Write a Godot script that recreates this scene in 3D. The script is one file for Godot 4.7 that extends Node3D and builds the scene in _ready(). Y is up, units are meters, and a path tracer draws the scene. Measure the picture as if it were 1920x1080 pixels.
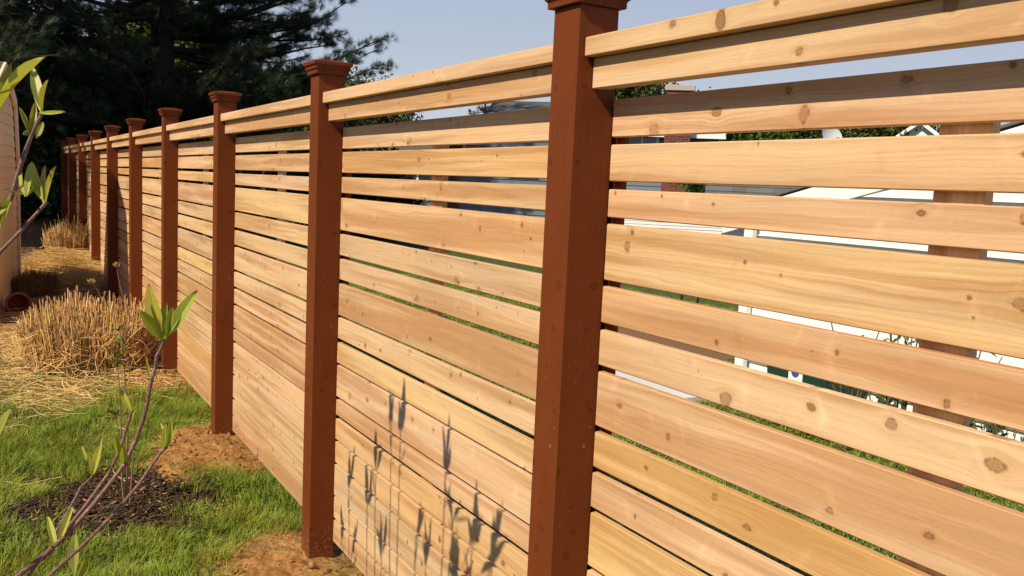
extends Node3D
# A new cedar slat fence receding along a lawn, seen from the garden side on a sunny spring morning.
# World: y up, metres. The fence runs along -Z, its post fronts on the plane x = FX. EYE is the camera's height.

const EYE := 1.65
const FX := 1.1746       # front of the posts
const POST := 0.11       # post width
const Z1 := -1.7738      # near face of the nearest post
const BAY := 1.89447     # distance from post to post
const BX := 1.2791       # front of the slats
const UP := Vector3.UP

var rng: RandomNumberGenerator
var wood: Array = []
var tex_bytes: Array = []
var knot_sets: Array = []
var tex_seed: Array = []
const TW := 1408
const TH := 128
const BOARD_L := 1.80
const BOARD_H := 0.146
var names := {}

# ------------------------------------------------------------------ mesh builder
class MB:
	var v := PackedVector3Array()
	var n := PackedVector3Array()
	var uv := PackedVector2Array()
	var c := PackedColorArray()
	var i := PackedInt32Array()
	var col := Color.WHITE
	func add(p: Vector3, nn: Vector3, t := Vector2.ZERO) -> int:
		v.append(p); n.append(nn); uv.append(t); c.append(col)
		return v.size() - 1
	func tri(a: int, b: int, d: int) -> void:
		var g := (v[d] - v[a]).cross(v[b] - v[a])
		if g.dot(n[a] + n[b] + n[d]) >= 0.0:
			i.append(a); i.append(b); i.append(d)
		else:
			i.append(a); i.append(d); i.append(b)
	func quad(a: Vector3, b: Vector3, d: Vector3, e: Vector3, s := 1.0) -> void:
		var nn := (b - a).cross(d - a).normalized()
		var u := (b - a).length() * s
		var w := (e - a).length() * s
		var k := add(a, nn, Vector2(0, 0)); add(b, nn, Vector2(u, 0)); add(d, nn, Vector2(u, w)); add(e, nn, Vector2(0, w))
		tri(k, k + 1, k + 2); tri(k, k + 2, k + 3)
	func triangle(a: Vector3, b: Vector3, d: Vector3) -> void:
		var nn := (b - a).cross(d - a).normalized()
		var k := add(a, nn, Vector2(a.z, a.y)); add(b, nn, Vector2(b.z, b.y)); add(d, nn, Vector2(d.z, d.y))
		tri(k, k + 1, k + 2)
	# a box with rounded edges; uv: u along axis `la`, v along the other visible axis, mapped by uo + us * coordinate
	func box(mid: Vector3, size: Vector3, b := 0.004, x := Basis.IDENTITY, uo := Vector2.ZERO, us := Vector2.ONE, la := 2) -> void:
		var h := size * 0.5
		b = minf(b, minf(h.x, minf(h.y, h.z)) * 0.6)
		var id := {}
		for sx in [-1, 1]:
			for sy in [-1, 1]:
				for sz in [-1, 1]:
					var s := Vector3(sx, sy, sz)
					for a in 3:
						var p := Vector3(sx * (h.x - b), sy * (h.y - b), sz * (h.z - b))
						p[a] = s[a] * h[a]
						var nn := Vector3.ZERO
						nn[a] = s[a]
						var along: float = p[la]
						var other: float
						if la == 2:
							other = p.y if a != 1 else p.x
							if a == 2: along = p.z + p.x
						elif la == 1:
							other = p.z if a == 0 else p.x
						else:
							other = p.y if a != 1 else p.z
						id[[sx, sy, sz, a]] = add(mid + x * p, x * nn, uo + Vector2(along, other) * us)
		for a in 3:
			var q := (a + 1) % 3
			var r := (a + 2) % 3
			for s in [-1, 1]:
				var k := []
				for e in [[-1, -1], [1, -1], [1, 1], [-1, 1]]:
					var key := [0, 0, 0, a]
					key[a] = s; key[q] = e[0]; key[r] = e[1]
					k.append(id[key])
				tri(k[0], k[1], k[2]); tri(k[0], k[2], k[3])
			for s1 in [-1, 1]:
				for s2 in [-1, 1]:
					# edge along axis a between faces q and r
					var lo := [0, 0, 0, q]; lo[a] = -1; lo[q] = s1; lo[r] = s2
					var hi := lo.duplicate(); hi[a] = 1
					var lo2 := lo.duplicate(); lo2[3] = r
					var hi2 := hi.duplicate(); hi2[3] = r
					tri(id[lo], id[hi], id[hi2]); tri(id[lo], id[hi2], id[lo2])
		for sx in [-1, 1]:
			for sy in [-1, 1]:
				for sz in [-1, 1]:
					tri(id[[sx, sy, sz, 0]], id[[sx, sy, sz, 1]], id[[sx, sy, sz, 2]])
	func tube(p: Array, r: Array, sides := 7, cap := true) -> void:
		var side := Vector3.RIGHT
		var first := v.size()
		var run := 0.0
		for k in p.size():
			var t: Vector3 = (p[mini(k + 1, p.size() - 1)] - p[maxi(k - 1, 0)]).normalized()
			side = (side - t * side.dot(t))
			if side.length() < 0.05: side = t.cross(Vector3(0.3, 0.2, 0.9))
			side = side.normalized()
			var other := t.cross(side)
			if k > 0: run += p[k].distance_to(p[k - 1])
			for j in sides + 1:
				var a := TAU * j / sides
				var d := side * cos(a) + other * sin(a)
				add(p[k] + d * r[k], d, Vector2(float(j) / sides, run))
		for k in p.size() - 1:
			for j in sides:
				var a := first + k * (sides + 1) + j
				tri(a, a + 1, a + sides + 2); tri(a, a + sides + 2, a + sides + 1)
		if cap:
			for k in [0, p.size() - 1]:
				var t: Vector3 = (p[1] - p[0]).normalized() * -1.0 if k == 0 else (p[k] - p[k - 1]).normalized()
				var m := add(p[k], t)
				for j in sides:
					var a := add(v[first + k * (sides + 1) + j], t); var b := add(v[first + k * (sides + 1) + j + 1], t)
					tri(m, a, b)
	# rings of equal length, each an Array of Vector3, joined smoothly and closed round
	func rings(list: Array, flat := true) -> void:
		for k in list.size() - 1:
			var a: Array = list[k]
			var b: Array = list[k + 1]
			for j in a.size():
				var j2 := (j + 1) % a.size()
				if a[j].distance_to(a[j2]) > 1e-5 or b[j].distance_to(b[j2]) > 1e-5:
					var nn: Vector3 = (a[j2] - a[j]).cross(b[j] - a[j])
					if nn.length() < 1e-9: nn = (b[j2] - b[j]).cross(b[j] - a[j])
					nn = nn.normalized()
					var mid: Vector3 = (a[j] + a[j2]) * 0.5
					var k0 := add(a[j], nn, Vector2(0, a[j].y)); add(a[j2], nn, Vector2(0.1, a[j2].y)); add(b[j2], nn, Vector2(0.1, b[j2].y)); add(b[j], nn, Vector2(0, b[j].y))
					i.append_array([k0, k0 + 2, k0 + 1, k0, k0 + 3, k0 + 2])
	# a flat leaf blade folded along its midrib, from base to tip, bowed by `bow`, `w` wide
	func leaf(base: Vector3, tip: Vector3, w: float, face: Vector3, fold := 0.5, bow := 0.08, petiole := 0.12, steps := 9) -> void:
		var d := tip - base
		var l := d.length()
		var t := d / l
		var f := (face - t * face.dot(t)).normalized()
		var s := t.cross(f).normalized()
		var at := []
		for k in steps + 1:
			var q := float(k) / steps
			var g := clampf((q - petiole) / (1.0 - petiole), 0.0, 1.0)
			var half := w * 0.5 * pow(sin(PI * pow(g, 0.8)), 0.85) + (0.0016 if q < 0.98 else 0.0)
			var mid := base + d * q + f * (bow * l * sin(PI * q) + 0.06 * l * q * q)
			var wave := 0.12 * w * sin(q * 9.0 + base.y * 90.0)
			at.append([mid - s * half * cos(fold) + f * (half * sin(fold) + wave * 0.3), mid, mid + s * half * cos(fold) + f * (half * sin(fold) - wave * 0.3)])
		for side in 2:
			var k0 := v.size()
			for k in steps + 1:
				var e: Vector3 = (at[k][1 + side] - at[k][side])
				var nn := e.cross(t)
				if nn.length() < 1e-7: nn = f
				nn = nn.normalized()
				if nn.dot(f) < 0.0: nn = -nn
				add(at[k][side], nn, Vector2(0.5 * side, float(k) / steps))
				add(at[k][side + 1], nn, Vector2(0.5 + 0.5 * side, float(k) / steps))
			for k in steps:
				var a := k0 + k * 2
				tri(a, a + 1, a + 3); tri(a, a + 3, a + 2)
	func mesh(colored := true, with_uv := true) -> ArrayMesh:
		var arr := []
		arr.resize(Mesh.ARRAY_MAX)
		arr[Mesh.ARRAY_VERTEX] = v
		arr[Mesh.ARRAY_NORMAL] = n
		if with_uv: arr[Mesh.ARRAY_TEX_UV] = uv
		if colored: arr[Mesh.ARRAY_COLOR] = c
		arr[Mesh.ARRAY_INDEX] = i
		var m := ArrayMesh.new()
		m.add_surface_from_arrays(Mesh.PRIMITIVE_TRIANGLES, arr)
		return m

# ------------------------------------------------------------------ naming and placing
func numbered(called: String) -> String:
	names[called] = names.get(called, -1) + 1
	return called if names[called] == 0 else "%s_%03d" % [called, names[called]]

func tag(o: Node, label := "", category := "", group := "", kind := "") -> Node:
	if label: o.set_meta("label", label)
	if category: o.set_meta("category", category)
	if group: o.set_meta("group", group)
	if kind: o.set_meta("kind", kind)
	return o

func thing(called: String, label: String, category: String, at := Vector3.ZERO, group := "", turn := 0.0) -> Node3D:
	var o := Node3D.new()
	o.name = numbered(called)
	add_child(o)
	o.position = at
	o.rotation.y = turn
	tag(o, label, category, group)
	return o

func put(called: String, m: Mesh, mat: Material, parent: Node, offset := Vector3.ZERO) -> MeshInstance3D:
	var o := MeshInstance3D.new()
	o.name = called if parent != self else numbered(called)
	o.mesh = m
	o.material_override = mat
	parent.add_child(o, true)
	o.position = offset
	return o

func many(called: String, m: Mesh, mat: Material, where: Array, tints: Array, parent: Node) -> MultiMeshInstance3D:
	var mm := MultiMesh.new()
	mm.transform_format = MultiMesh.TRANSFORM_3D
	mm.use_colors = true
	mm.mesh = m
	mm.instance_count = where.size()
	for k in where.size():
		mm.set_instance_transform(k, where[k])
		mm.set_instance_color(k, tints[k])
	var o := MultiMeshInstance3D.new()
	o.name = called if parent != self else numbered(called)
	o.multimesh = mm
	o.material_override = mat
	parent.add_child(o, true)
	o.set_meta("kind", "stuff")
	return o

func lin(r: float, g: float, b: float) -> Color:
	return Color(r, g, b).linear_to_srgb()

func paint(r: float, g: float, b: float, rough := 0.7, spec := 0.4) -> StandardMaterial3D:
	var m := StandardMaterial3D.new()
	m.albedo_color = lin(r, g, b)
	m.roughness = rough
	m.metallic_specular = spec
	return m

func tinted(r: float, g: float, b: float, rough := 0.8, back := 0.0, spec := 0.3) -> StandardMaterial3D:
	var m := paint(r, g, b, rough, spec)
	m.vertex_color_use_as_albedo = true
	if back > 0.0:
		m.backlight_enabled = true
		m.backlight = Color(back, back, back * 0.6)
	return m

func w3(x: float, y: float, z: float) -> Vector3:   # y given from the camera's height
	return Vector3(x, y + EYE, z)

func noise(freq: float, sd: int, oct := 3) -> FastNoiseLite:
	var n := FastNoiseLite.new()
	n.noise_type = FastNoiseLite.TYPE_SIMPLEX_SMOOTH
	n.seed = sd
	n.frequency = freq
	n.fractal_type = FastNoiseLite.FRACTAL_FBM
	n.fractal_octaves = oct
	return n

func rnd(a := 0.0, b := 1.0) -> float:
	return rng.randf_range(a, b)

func rdir() -> Vector3:
	var z := rnd(-1, 1)
	var a := rnd(0, TAU)
	var s := sqrt(1.0 - z * z)
	return Vector3(s * cos(a), z, s * sin(a))

# a grey grain texture, mean about 1, that multiplies a colour
func grain(size: int, freq: float, lo: float, hi: float, sd: int, oct := 4) -> ImageTexture:
	var n := noise(freq, sd, oct)
	var im := n.get_seamless_image(size, size)
	var out := PackedByteArray()
	out.resize(size * size)
	var src := im.get_data()
	for k in size * size:
		out[k] = int(clampf(lerpf(lo, hi, src[k] / 255.0), 0, 1) * 255.0)
	var res := Image.create_from_data(size, size, false, Image.FORMAT_L8, out)
	res.convert(Image.FORMAT_RGB8)
	return ImageTexture.create_from_image(res)

# ------------------------------------------------------------------ cedar
# the look of one plank, 1.80 m by 0.146 m: growth rings, fibre, broad tone and knots
func plank_picture(k: int) -> void:
	var sd: int = tex_seed[k]
	var r := RandomNumberGenerator.new()
	r.seed = sd * 7919 + 13
	var na := noise(1.0, sd, 3)
	var nb := noise(1.0, sd + 50, 2)
	var nc := noise(1.0, sd + 90, 4)
	var bias := r.randf_range(-0.22, 0.25)
	var knots: Array = knot_sets[k]
	var out := PackedByteArray()
	out.resize(TW * TH * 3)
	var s0 := r.randf_range(0.1, 1.7)
	var t0 := r.randf_range(-0.10, 0.10)
	var fr := r.randf_range(85.0, 135.0)
	var pull := r.randf_range(0.018, 0.045)
	var warm := r.randf_range(-1.0, 1.0)
	var strength := r.randf_range(0.5, 1.25)
	var soft := []
	for e in knots: soft.append(Vector3(r.randf_range(0.35, 0.95), r.randf_range(0.55, 1.0), r.randf_range(0.7, 1.9)))
	# curly figure: short bright and dull flecks across the grain, most of them beside knots
	var figs := []
	for e in 18:
		var at := Vector2(r.randf() * BOARD_L, r.randf_range(-0.07, 0.07))
		if e < knots.size() * 2: at = Vector2(knots[e / 2].x, knots[e / 2].y) + Vector2(r.randf_range(-0.05, 0.05), r.randf_range(-0.03, 0.03))
		figs.append([at, Vector2(r.randf_range(0.004, 0.016), r.randf_range(0.006, 0.026)), r.randf_range(-0.16, 0.26), r.randf_range(-0.8, 0.8)])
	for j in TH:
		var t := (float(j) / TH - 0.5) * BOARD_H
		for q in TW:
			var s := float(q) / TW * BOARD_L
			var g := t + 0.010 * na.get_noise_2d(s * 1.6, t * 14.0) + 0.0016 * na.get_noise_2d(s * 11.0 + 40.0, t * 60.0)
			var kn := 0.0
			var rim := 0.0
			var glow := 0.0
			var turn := 0.0
			var blend := 0.0
			var dark := 0.0
			var ki := -1
			for e in knots:
				ki += 1
				var dx: float = s - e.x
				var R: float = e.z * 0.86
				if absf(dx) < R * 7.0 + 0.01:
					var dy: float = t - e.y
					var d2 := dx * dx / (R * R * 7.0) + dy * dy / (R * R * 4.5)
					g -= dy * 0.85 * exp(-d2)
					var wob := 1.0 + 0.16 * nb.get_noise_2d(s * 38.0 + e.x * 50.0, t * 38.0)
					var d := sqrt(dx * dx / soft[ki].z + dy * dy * soft[ki].z / 1.3) / R * wob
					if d < 1.15:
						kn = maxf(kn, 1.0 - smoothstep(0.80, 1.12, d))
						turn = d * R * 900.0
						blend = soft[ki].x
					var arc := smoothstep(-0.25, 0.45, nb.get_noise_2d(cos(atan2(dy, dx)) * 0.9 + e.x * 9.0, sin(atan2(dy, dx)) * 0.9 + 3.0))
					rim = maxf(rim, exp(-pow((d - 0.98) * (2.2 + R * 300.0), 2.0)) * (0.15 + 0.85 * arc) * soft[ki].y)
					if R < 0.006: rim = maxf(rim, exp(-pow(d * 1.6, 2.0)) * soft[ki].y * 0.8)
					glow = maxf(glow, exp(-pow(maxf(d - 1.0, 0.0) / 0.9, 2.0)) * soft[ki].y)
			var ds := s - s0
			var broad0 := na.get_noise_2d(s * 0.9 + 5.0, t * 9.0 + sd)
			var rr := sqrt((g - t0) * (g - t0) + ds * ds * pull * pull + 0.00002) * fr
			var ph := rr + 0.4 * na.get_noise_2d(s * 0.7 + 9.0, rr * 0.3)
			ph = ph - floor(ph)
			var late := smoothstep(0.40, 0.92, ph) * (1.0 - smoothstep(0.93, 1.0, ph)) * (1.0 - kn) * (1.0 + 1.1 * glow + 0.9 * smoothstep(0.1, 0.5, broad0))
			var fib := nb.get_noise_2d(s * 7.0, g * 900.0)
			var fib2 := nb.get_noise_2d(s * 2.0 + 77.0, g * 240.0)
			var broad := na.get_noise_2d(s * 1.1 + 21.0, g * 22.0)
			var hue := na.get_noise_2d(s * 0.8 + 63.0, g * 9.0)
			var saw := nb.get_noise_2d(s * 260.0, t * 2.0) * 0.012
			var fig := 0.0
			for e in figs:
				var dv: Vector2 = Vector2(s, t) - e[0]
				if absf(dv.x) < 0.09:
					dv.x += dv.y * e[3]
					fig += e[2] * exp(-pow(dv.x / e[1].x, 2.0) - pow(dv.y / e[1].y, 2.0)) * (1.0 if dv.x > 0.0 else exp(dv.x * 60.0))
			var f := 1.0 + fig * 0.62 - 0.13 * strength * late * (0.6 + 0.7 * broad) + 0.085 * fib + 0.085 * fib2 + 0.16 * broad + saw
			# pale sapwood and redder heartwood run side by side along the plank
			var heart := smoothstep(-0.35, 0.45, nc.get_noise_2d(s * 0.45, g * 16.0) + 0.28 * hue + bias)
			var cr := lerpf(0.675, 0.520, heart) * f
			var cg := lerpf(0.458, 0.296, heart) * f * (1.0 + 0.05 * hue + 0.02 * warm + 0.10 * maxf(fig, 0.0))
			var cb := lerpf(0.272, 0.142, heart) * f * (1.0 + 0.16 * hue - 0.06 * warm - 0.12 * late * strength + 0.5 * maxf(fig, 0.0))
			# wood round a knot is a little darker and redder
			var gl := 0.30 * glow
			cr = lerpf(cr, 0.48, gl); cg = lerpf(cg, 0.235, gl); cb = lerpf(cb, 0.085, gl)
			if kn > 0.0:
				var ring := 0.5 + 0.5 * sin(turn * 1.4)
				var kk := kn * (0.25 + 0.75 * blend)
				cr = lerpf(cr, 0.22 + 0.15 * ring, kk); cg = lerpf(cg, 0.105 + 0.075 * ring, kk); cb = lerpf(cb, 0.040 + 0.03 * ring, kk)
			if rim > 0.02:
				cr = lerpf(cr, 0.09, rim * 0.85); cg = lerpf(cg, 0.036, rim * 0.85); cb = lerpf(cb, 0.012, rim * 0.85)
			var o := (j * TW + q) * 3
			out[o] = int(255.0 * pow(clampf(cr, 0, 1), 0.4545))
			out[o + 1] = int(255.0 * pow(clampf(cg, 0, 1), 0.4545))
			out[o + 2] = int(255.0 * pow(clampf(cb, 0, 1), 0.4545))
	tex_bytes[k] = out

func ks(list: Array) -> Array:
	var o := []
	for k in list.size() / 3:
		o.append(Vector3(list[3 * k] + 0.02, list[3 * k + 1], list[3 * k + 2]))
	return o

func make_wood() -> void:
	# knots of the nearest panel's planks (along from its left end, up from its middle, radius)
	knot_sets = [
		ks([0.448, 0.001, 0.017, 0.587, -0.012, 0.006, 0.309, -0.012, 0.010]),
		ks([0.624, 0.014, 0.008, 0.905, -0.022, 0.012]),
		ks([0.158, 0.031, 0.015, 0.356, 0.001, 0.013, 0.586, 0.016, 0.015, 0.545, -0.029, 0.007, 0.795, -0.029, 0.009, 0.97, -0.036, 0.006]),
		ks([0.479, -0.037, 0.003, 1.002, -0.013, 0.005]),
		ks([0.028, -0.024, 0.004, 0.2, -0.023, 0.004, 0.365, -0.012, 0.004, 0.844, -0.017, 0.007, 1.009, -0.017, 0.007]),
		ks([0.087, -0.020, 0.011, 0.102, -0.053, 0.006, 0.466, -0.019, 0.004, 0.561, -0.004, 0.003, 0.949, 0.019, 0.003, 0.939, -0.010, 0.004, 1.018, -0.011, 0.011, 1.024, -0.045, 0.004]),
		ks([0.405, 0.024, 0.006, 0.706, -0.010, 0.005, 0.921, 0.031, 0.007, 0.651, -0.003, 0.002]),
		ks([0.443, 0.027, 0.016, 0.659, -0.008, 0.010, 0.827, -0.018, 0.011, 1.008, -0.002, 0.014, 0.357, -0.013, 0.002]),
		ks([0.095, -0.004, 0.009, 0.274, 0.023, 0.009, 0.719, 0.038, 0.007, 0.913, 0.014, 0.008]),
		ks([0.206, -0.013, 0.006, 0.43, -0.018, 0.008, 0.526, 0.011, 0.008]),
		ks([0.478, 0.028, 0.007, 0.178, 0.007, 0.005]),
		ks([0.223, 0.042, 0.007])]
	for k in 8:
		var o := []
		for q in rng.randi_range(8, 16):
			o.append(Vector3(rnd(0.05, 1.75), rnd(-0.06, 0.06), 0.003 + 0.009 * pow(rnd(), 2.0)))
		knot_sets.append(o)
	for k in knot_sets.size():
		tex_bytes.append(null)
		tex_seed.append(k * 31 + 5)
	var job := WorkerThreadPool.add_group_task(plank_picture, knot_sets.size(), -1, true)
	WorkerThreadPool.wait_for_group_task_completion(job)
	for k in knot_sets.size():
		var im := Image.create_from_data(TW, TH, false, Image.FORMAT_RGB8, tex_bytes[k])
		var m := StandardMaterial3D.new()
		m.albedo_texture = ImageTexture.create_from_image(im)
		m.vertex_color_use_as_albedo = true
		m.roughness = 0.62
		m.metallic_specular = 0.32
		m.heightmap_enabled = true
		m.heightmap_texture = m.albedo_texture
		m.heightmap_scale = 0.10
		wood.append(m)

# a plank along z, its left end at z0; tint multiplies the picture
func plank(called: String, pic: int, x0: float, thick: float, ylo: float, yhi: float, zn: float, zf: float, parent: Node3D, tint: Color, flip := false, slide := 0.0) -> void:
	var b := MB.new()
	b.col = tint
	var mid := Vector3(x0 + thick * 0.5, (ylo + yhi) * 0.5, (zn + zf) * 0.5)
	var l := zn - zf
	# u runs from the far (left) end towards the near end
	var us := Vector2(1.0 / BOARD_L, -1.0 / BOARD_H)
	var uo := Vector2((l * 0.5 + 0.02 + slide) / BOARD_L, 0.5)
	if flip:
		us.x = -us.x
		uo.x = (l * 0.5 + 0.05 + slide) / BOARD_L
	b.box(Vector3.ZERO, Vector3(thick, yhi - ylo, l), 0.003, Basis.IDENTITY, uo, us, 2)
	var o := put(called, b.mesh(), wood[pic], parent, mid - parent.position)

const ROWS := [0.2145, 0.1265, 0.1095, 0.0232, 0.0065, -0.0607, -0.078, -0.2135, -0.2285, -0.3175, -0.3335, -0.4205, -0.437, -0.572, -0.587, -0.676, -0.689, -0.777, -0.7915, -0.928, -0.940, -1.008, -1.0225, -1.112, -1.123, -1.216, -1.2265, -1.3645, -1.373, -1.468, -1.4775, -1.575]
const ORD := ["nearest", "second", "third", "fourth", "fifth", "sixth", "seventh", "eighth", "ninth", "farthest"]

func panel(k: int, stain: Material) -> void:
	var zf := Z1 - k * BAY + 0.0015
	var zn := Z1 - (k - 1) * BAY - POST - 0.0015
	var label := "cedar slat panel right of the nearest post, cut off by the picture's edge" if k == 0 else "cedar slat panel between the %s and %s posts" % [ORD[k - 1], ORD[k]]
	var p := thing("fence_section", label, "fence section", w3(BX, -1.6, (zf + zn) * 0.5), "cedar slat panels between the brown posts")
	for r in 16:
		var pic: int
		if k == 0 and r < 10: pic = r + 2
		else: pic = rng.randi_range(12, knot_sets.size() - 1) if rnd() < 0.6 else rng.randi_range(2, 11)
		var big: bool = ROWS[2 * r] - ROWS[2 * r + 1] > 0.12
		var v := rnd(0.84, 1.10)
		var wm := rnd(-1, 1)
		var tint := Color(v * (1.0 + 0.015 * wm), v * (0.985 - 0.035 * wm), v * (0.95 - 0.13 * wm + rnd(-0.05, 0.05)))
		if k == 0 and r < 10: tint = [Color(0.98, 0.93, 0.90), Color(1.0, 0.97, 0.98), Color(0.98, 0.94, 0.86), Color(0.98, 0.97, 0.93), Color(0.95, 0.90, 0.80), Color(1.0, 1.01, 0.95), Color(1.08, 1.10, 1.16), Color(1.0, 0.98, 0.82), Color(0.95, 0.94, 0.92), Color(1.02, 1.0, 0.84)][r]
		var j := rnd(-0.0015, 0.0015) if k == 0 else rnd(-0.003, 0.003)
		var own := k == 0 and r < 10
		plank("slat", pic, BX + rnd(0.0, 0.002), 0.019, ROWS[2 * r + 1] + EYE + j, ROWS[2 * r] + EYE + j, zn, zf, p, tint, (not own) and rnd() < 0.5, 0.0 if own else rnd(-0.016, -0.004))
	var r1 := 0 if k == 0 else rng.randi_range(12, 19)
	var r2 := 1 if k == 0 else rng.randi_range(12, 19)
	plank("cap_rail", r1, FX + 0.0167, 0.089, 0.3045 + EYE, 0.3486 + EYE, zn, zf, p, Color(1.05, 1.07, 1.25) * rnd(0.95, 1.03))
	plank("top_rail", r2, FX + 0.0424, 0.038, 0.234 + EYE, 0.3042 + EYE, zn, zf, p, Color(1.06, 1.05, 1.15) * rnd(0.95, 1.03))
	# behind: a stained cleat at either end and a batten in the middle
	var c := MB.new()
	c.box(Vector3.ZERO, Vector3(0.014, 1.77, 0.078), 0.002)
	put("cleat", c.mesh(), stain, p, w3(BX + 0.0290, -0.68, zf - 0.012) - p.position)
	put("cleat", c.mesh(), stain, p, w3(BX + 0.0290, -0.68, zn + 0.012) - p.position)
	plank("batten_face", rng.randi_range(12, 19), BX + 0.0215, 0.020, 0, 1, 0.045, -0.045, p, Color(0.9, 0.86, 0.8))
	var last: MeshInstance3D = p.get_child(p.get_child_count() - 1)
	last.name = "batten"
	var bb := MB.new()
	bb.col = Color(0.95, 0.9, 0.85)
	bb.box(Vector3.ZERO, Vector3(0.020, 1.76, 0.090), 0.002, Basis.IDENTITY, Vector2(0.5, 0.5), Vector2(1.0 / BOARD_L, 1.0 / BOARD_H), 1)
	last.mesh = bb.mesh()
	last.position = w3(BX + 0.0318, -0.685, zf + 0.892) - p.position

func square(h: float, y: float) -> Array:
	return [Vector3(-h, y, -h), Vector3(-h, y, h), Vector3(h, y, h), Vector3(h, y, -h)]

func post_cap() -> ArrayMesh:
	var b := MB.new()
	var l := []
	var p := POST * 0.5
	for e in [[p - 0.01, 0.0], [p + 0.0105, 0.0], [p + 0.012, 0.0015], [p + 0.012, 0.013], [p + 0.0135, 0.017], [p + 0.0165, 0.019], [p + 0.018, 0.0205], [p + 0.018, 0.030], [p + 0.0195, 0.034], [p + 0.0235, 0.036], [p + 0.025, 0.0375], [p + 0.025, 0.050], [p + 0.0235, 0.0515], [0.03, 0.061], [0.0, 0.0635]]:
		l.append(square(e[0], e[1]))
	b.rings(l)
	return b.mesh(false)

# brown stain over a knotty post: faint grain, knots, pin holes, scuffs and soil splashed on the foot
func stained_post() -> StandardMaterial3D:
	var w := 1024
	var h := 128
	var n := noise(1.0, 91, 4)
	var out := PackedByteArray()
	out.resize(w * h * 3)
	var r := RandomNumberGenerator.new()
	r.seed = 71
	var knots := []
	for k in 22: knots.append(Vector3(r.randf() * 2.2, r.randf_range(-0.055, 0.055), r.randf_range(0.0025, 0.010)))
	var specks := []
	for k in 16: specks.append(Vector3(r.randf() * 2.2, r.randf_range(-0.055, 0.055), r.randf_range(0.0006, 0.0016)))
	for k in 2: specks.append(Vector3(1.15 + r.randf() * 0.1, r.randf_range(-0.05, 0.05), r.randf_range(0.002, 0.004)))
	for j in h:
		var t := (float(j) / h - 0.5) * 0.22
		for q in w:
			var s := float(q) / w * 2.2
			var g := t
			var k := 0.0
			for e in knots:
				var dx: float = s - e.x
				if absf(dx) < 0.06:
					var dy: float = t - e.y
					g -= dy * 0.8 * exp(-(dx * dx + dy * dy * 2.0) / (e.z * e.z * 6.0))
					var d: float = sqrt(dx * dx + dy * dy) / e.z
					k = maxf(k, exp(-pow((d - 0.8) * 2.6, 2.0)) * 0.55)
			var f := 0.90 + 0.10 * n.get_noise_2d(s * 5.0, g * 320.0) + 0.11 * n.get_noise_2d(s * 3.0, t * 9.0) + 0.07 * n.get_noise_2d(s * 1.2 + 8.0, g * 90.0)
			f *= 1.0 - 0.65 * k
			var c := Color(0.163, 0.037, 0.008) * f
			var m := n.get_noise_2d(s * 14.0 + 50.0, t * 40.0)
			if m > 0.5: c = c.lerp(Color(0.23, 0.075, 0.035), (m - 0.5) * 1.4)
			for e in specks:
				if absf(s - e.x) < e.z * 1.5 and absf(t - e.y) < e.z: c = c.lerp(Color(0.36, 0.19, 0.12), 0.55)
			var splash := smoothstep(0.34, 0.10, s + 0.12 * n.get_noise_2d(s * 20.0, t * 30.0))
			c = c.lerp(Color(0.40, 0.21, 0.08), splash * 0.35 * smoothstep(-0.1, 0.4, n.get_noise_2d(s * 60.0, t * 60.0)))
			var o := (j * w + q) * 3
			out[o] = int(255.0 * pow(clampf(c.r, 0, 1), 0.4545)); out[o + 1] = int(255.0 * pow(clampf(c.g, 0, 1), 0.4545)); out[o + 2] = int(255.0 * pow(clampf(c.b, 0, 1), 0.4545))
	var m := StandardMaterial3D.new()
	m.albedo_texture = ImageTexture.create_from_image(Image.create_from_data(w, h, false, Image.FORMAT_RGB8, out))
	m.heightmap_enabled = true
	m.heightmap_texture = m.albedo_texture
	m.heightmap_scale = 0.08
	m.roughness = 0.5
	m.metallic_specular = 0.2
	return m

func make_posts(stain: Material) -> void:
	var b := MB.new()
	b.box(Vector3.ZERO, Vector3(POST, 2.20, POST), 0.0022, Basis.IDENTITY, Vector2(0.5, 0.5), Vector2(1.0 / 2.2, 1.0 / 0.22), 1)
	# u along y: swap so that the long axis of the picture runs up the post
	var shaft := b.mesh(false)
	var cap := post_cap()
	var proto := thing("fence_post", "nearest reddish brown fence post, with its square cap at the picture's top edge", "fence post", Vector3(FX + POST * 0.5, EYE - 1.66, Z1 - POST * 0.5), "reddish brown fence posts with square caps")
	put("shaft", shaft, stained_post(), proto, Vector3(0, 0.422 + 1.66 - 1.10, 0))
	put("post_cap", cap, stain, proto, Vector3(0, 0.4225 + 1.66, 0))
	for k in range(1, 10):
		var o: Node3D = proto.duplicate()
		o.name = numbered("fence_post")
		add_child(o)
		o.position.z = Z1 - POST * 0.5 - k * BAY
		o.rotation.y = rnd(-0.008, 0.008)
		var where := "counted from the right"
		o.set_meta("label", "%s reddish brown fence post %s" % [ORD[k], "in deep shade at the fence's end" if k == 9 else ("standing in the shed's shadow, sixth from the right" if k == 5 else where)])

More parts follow.
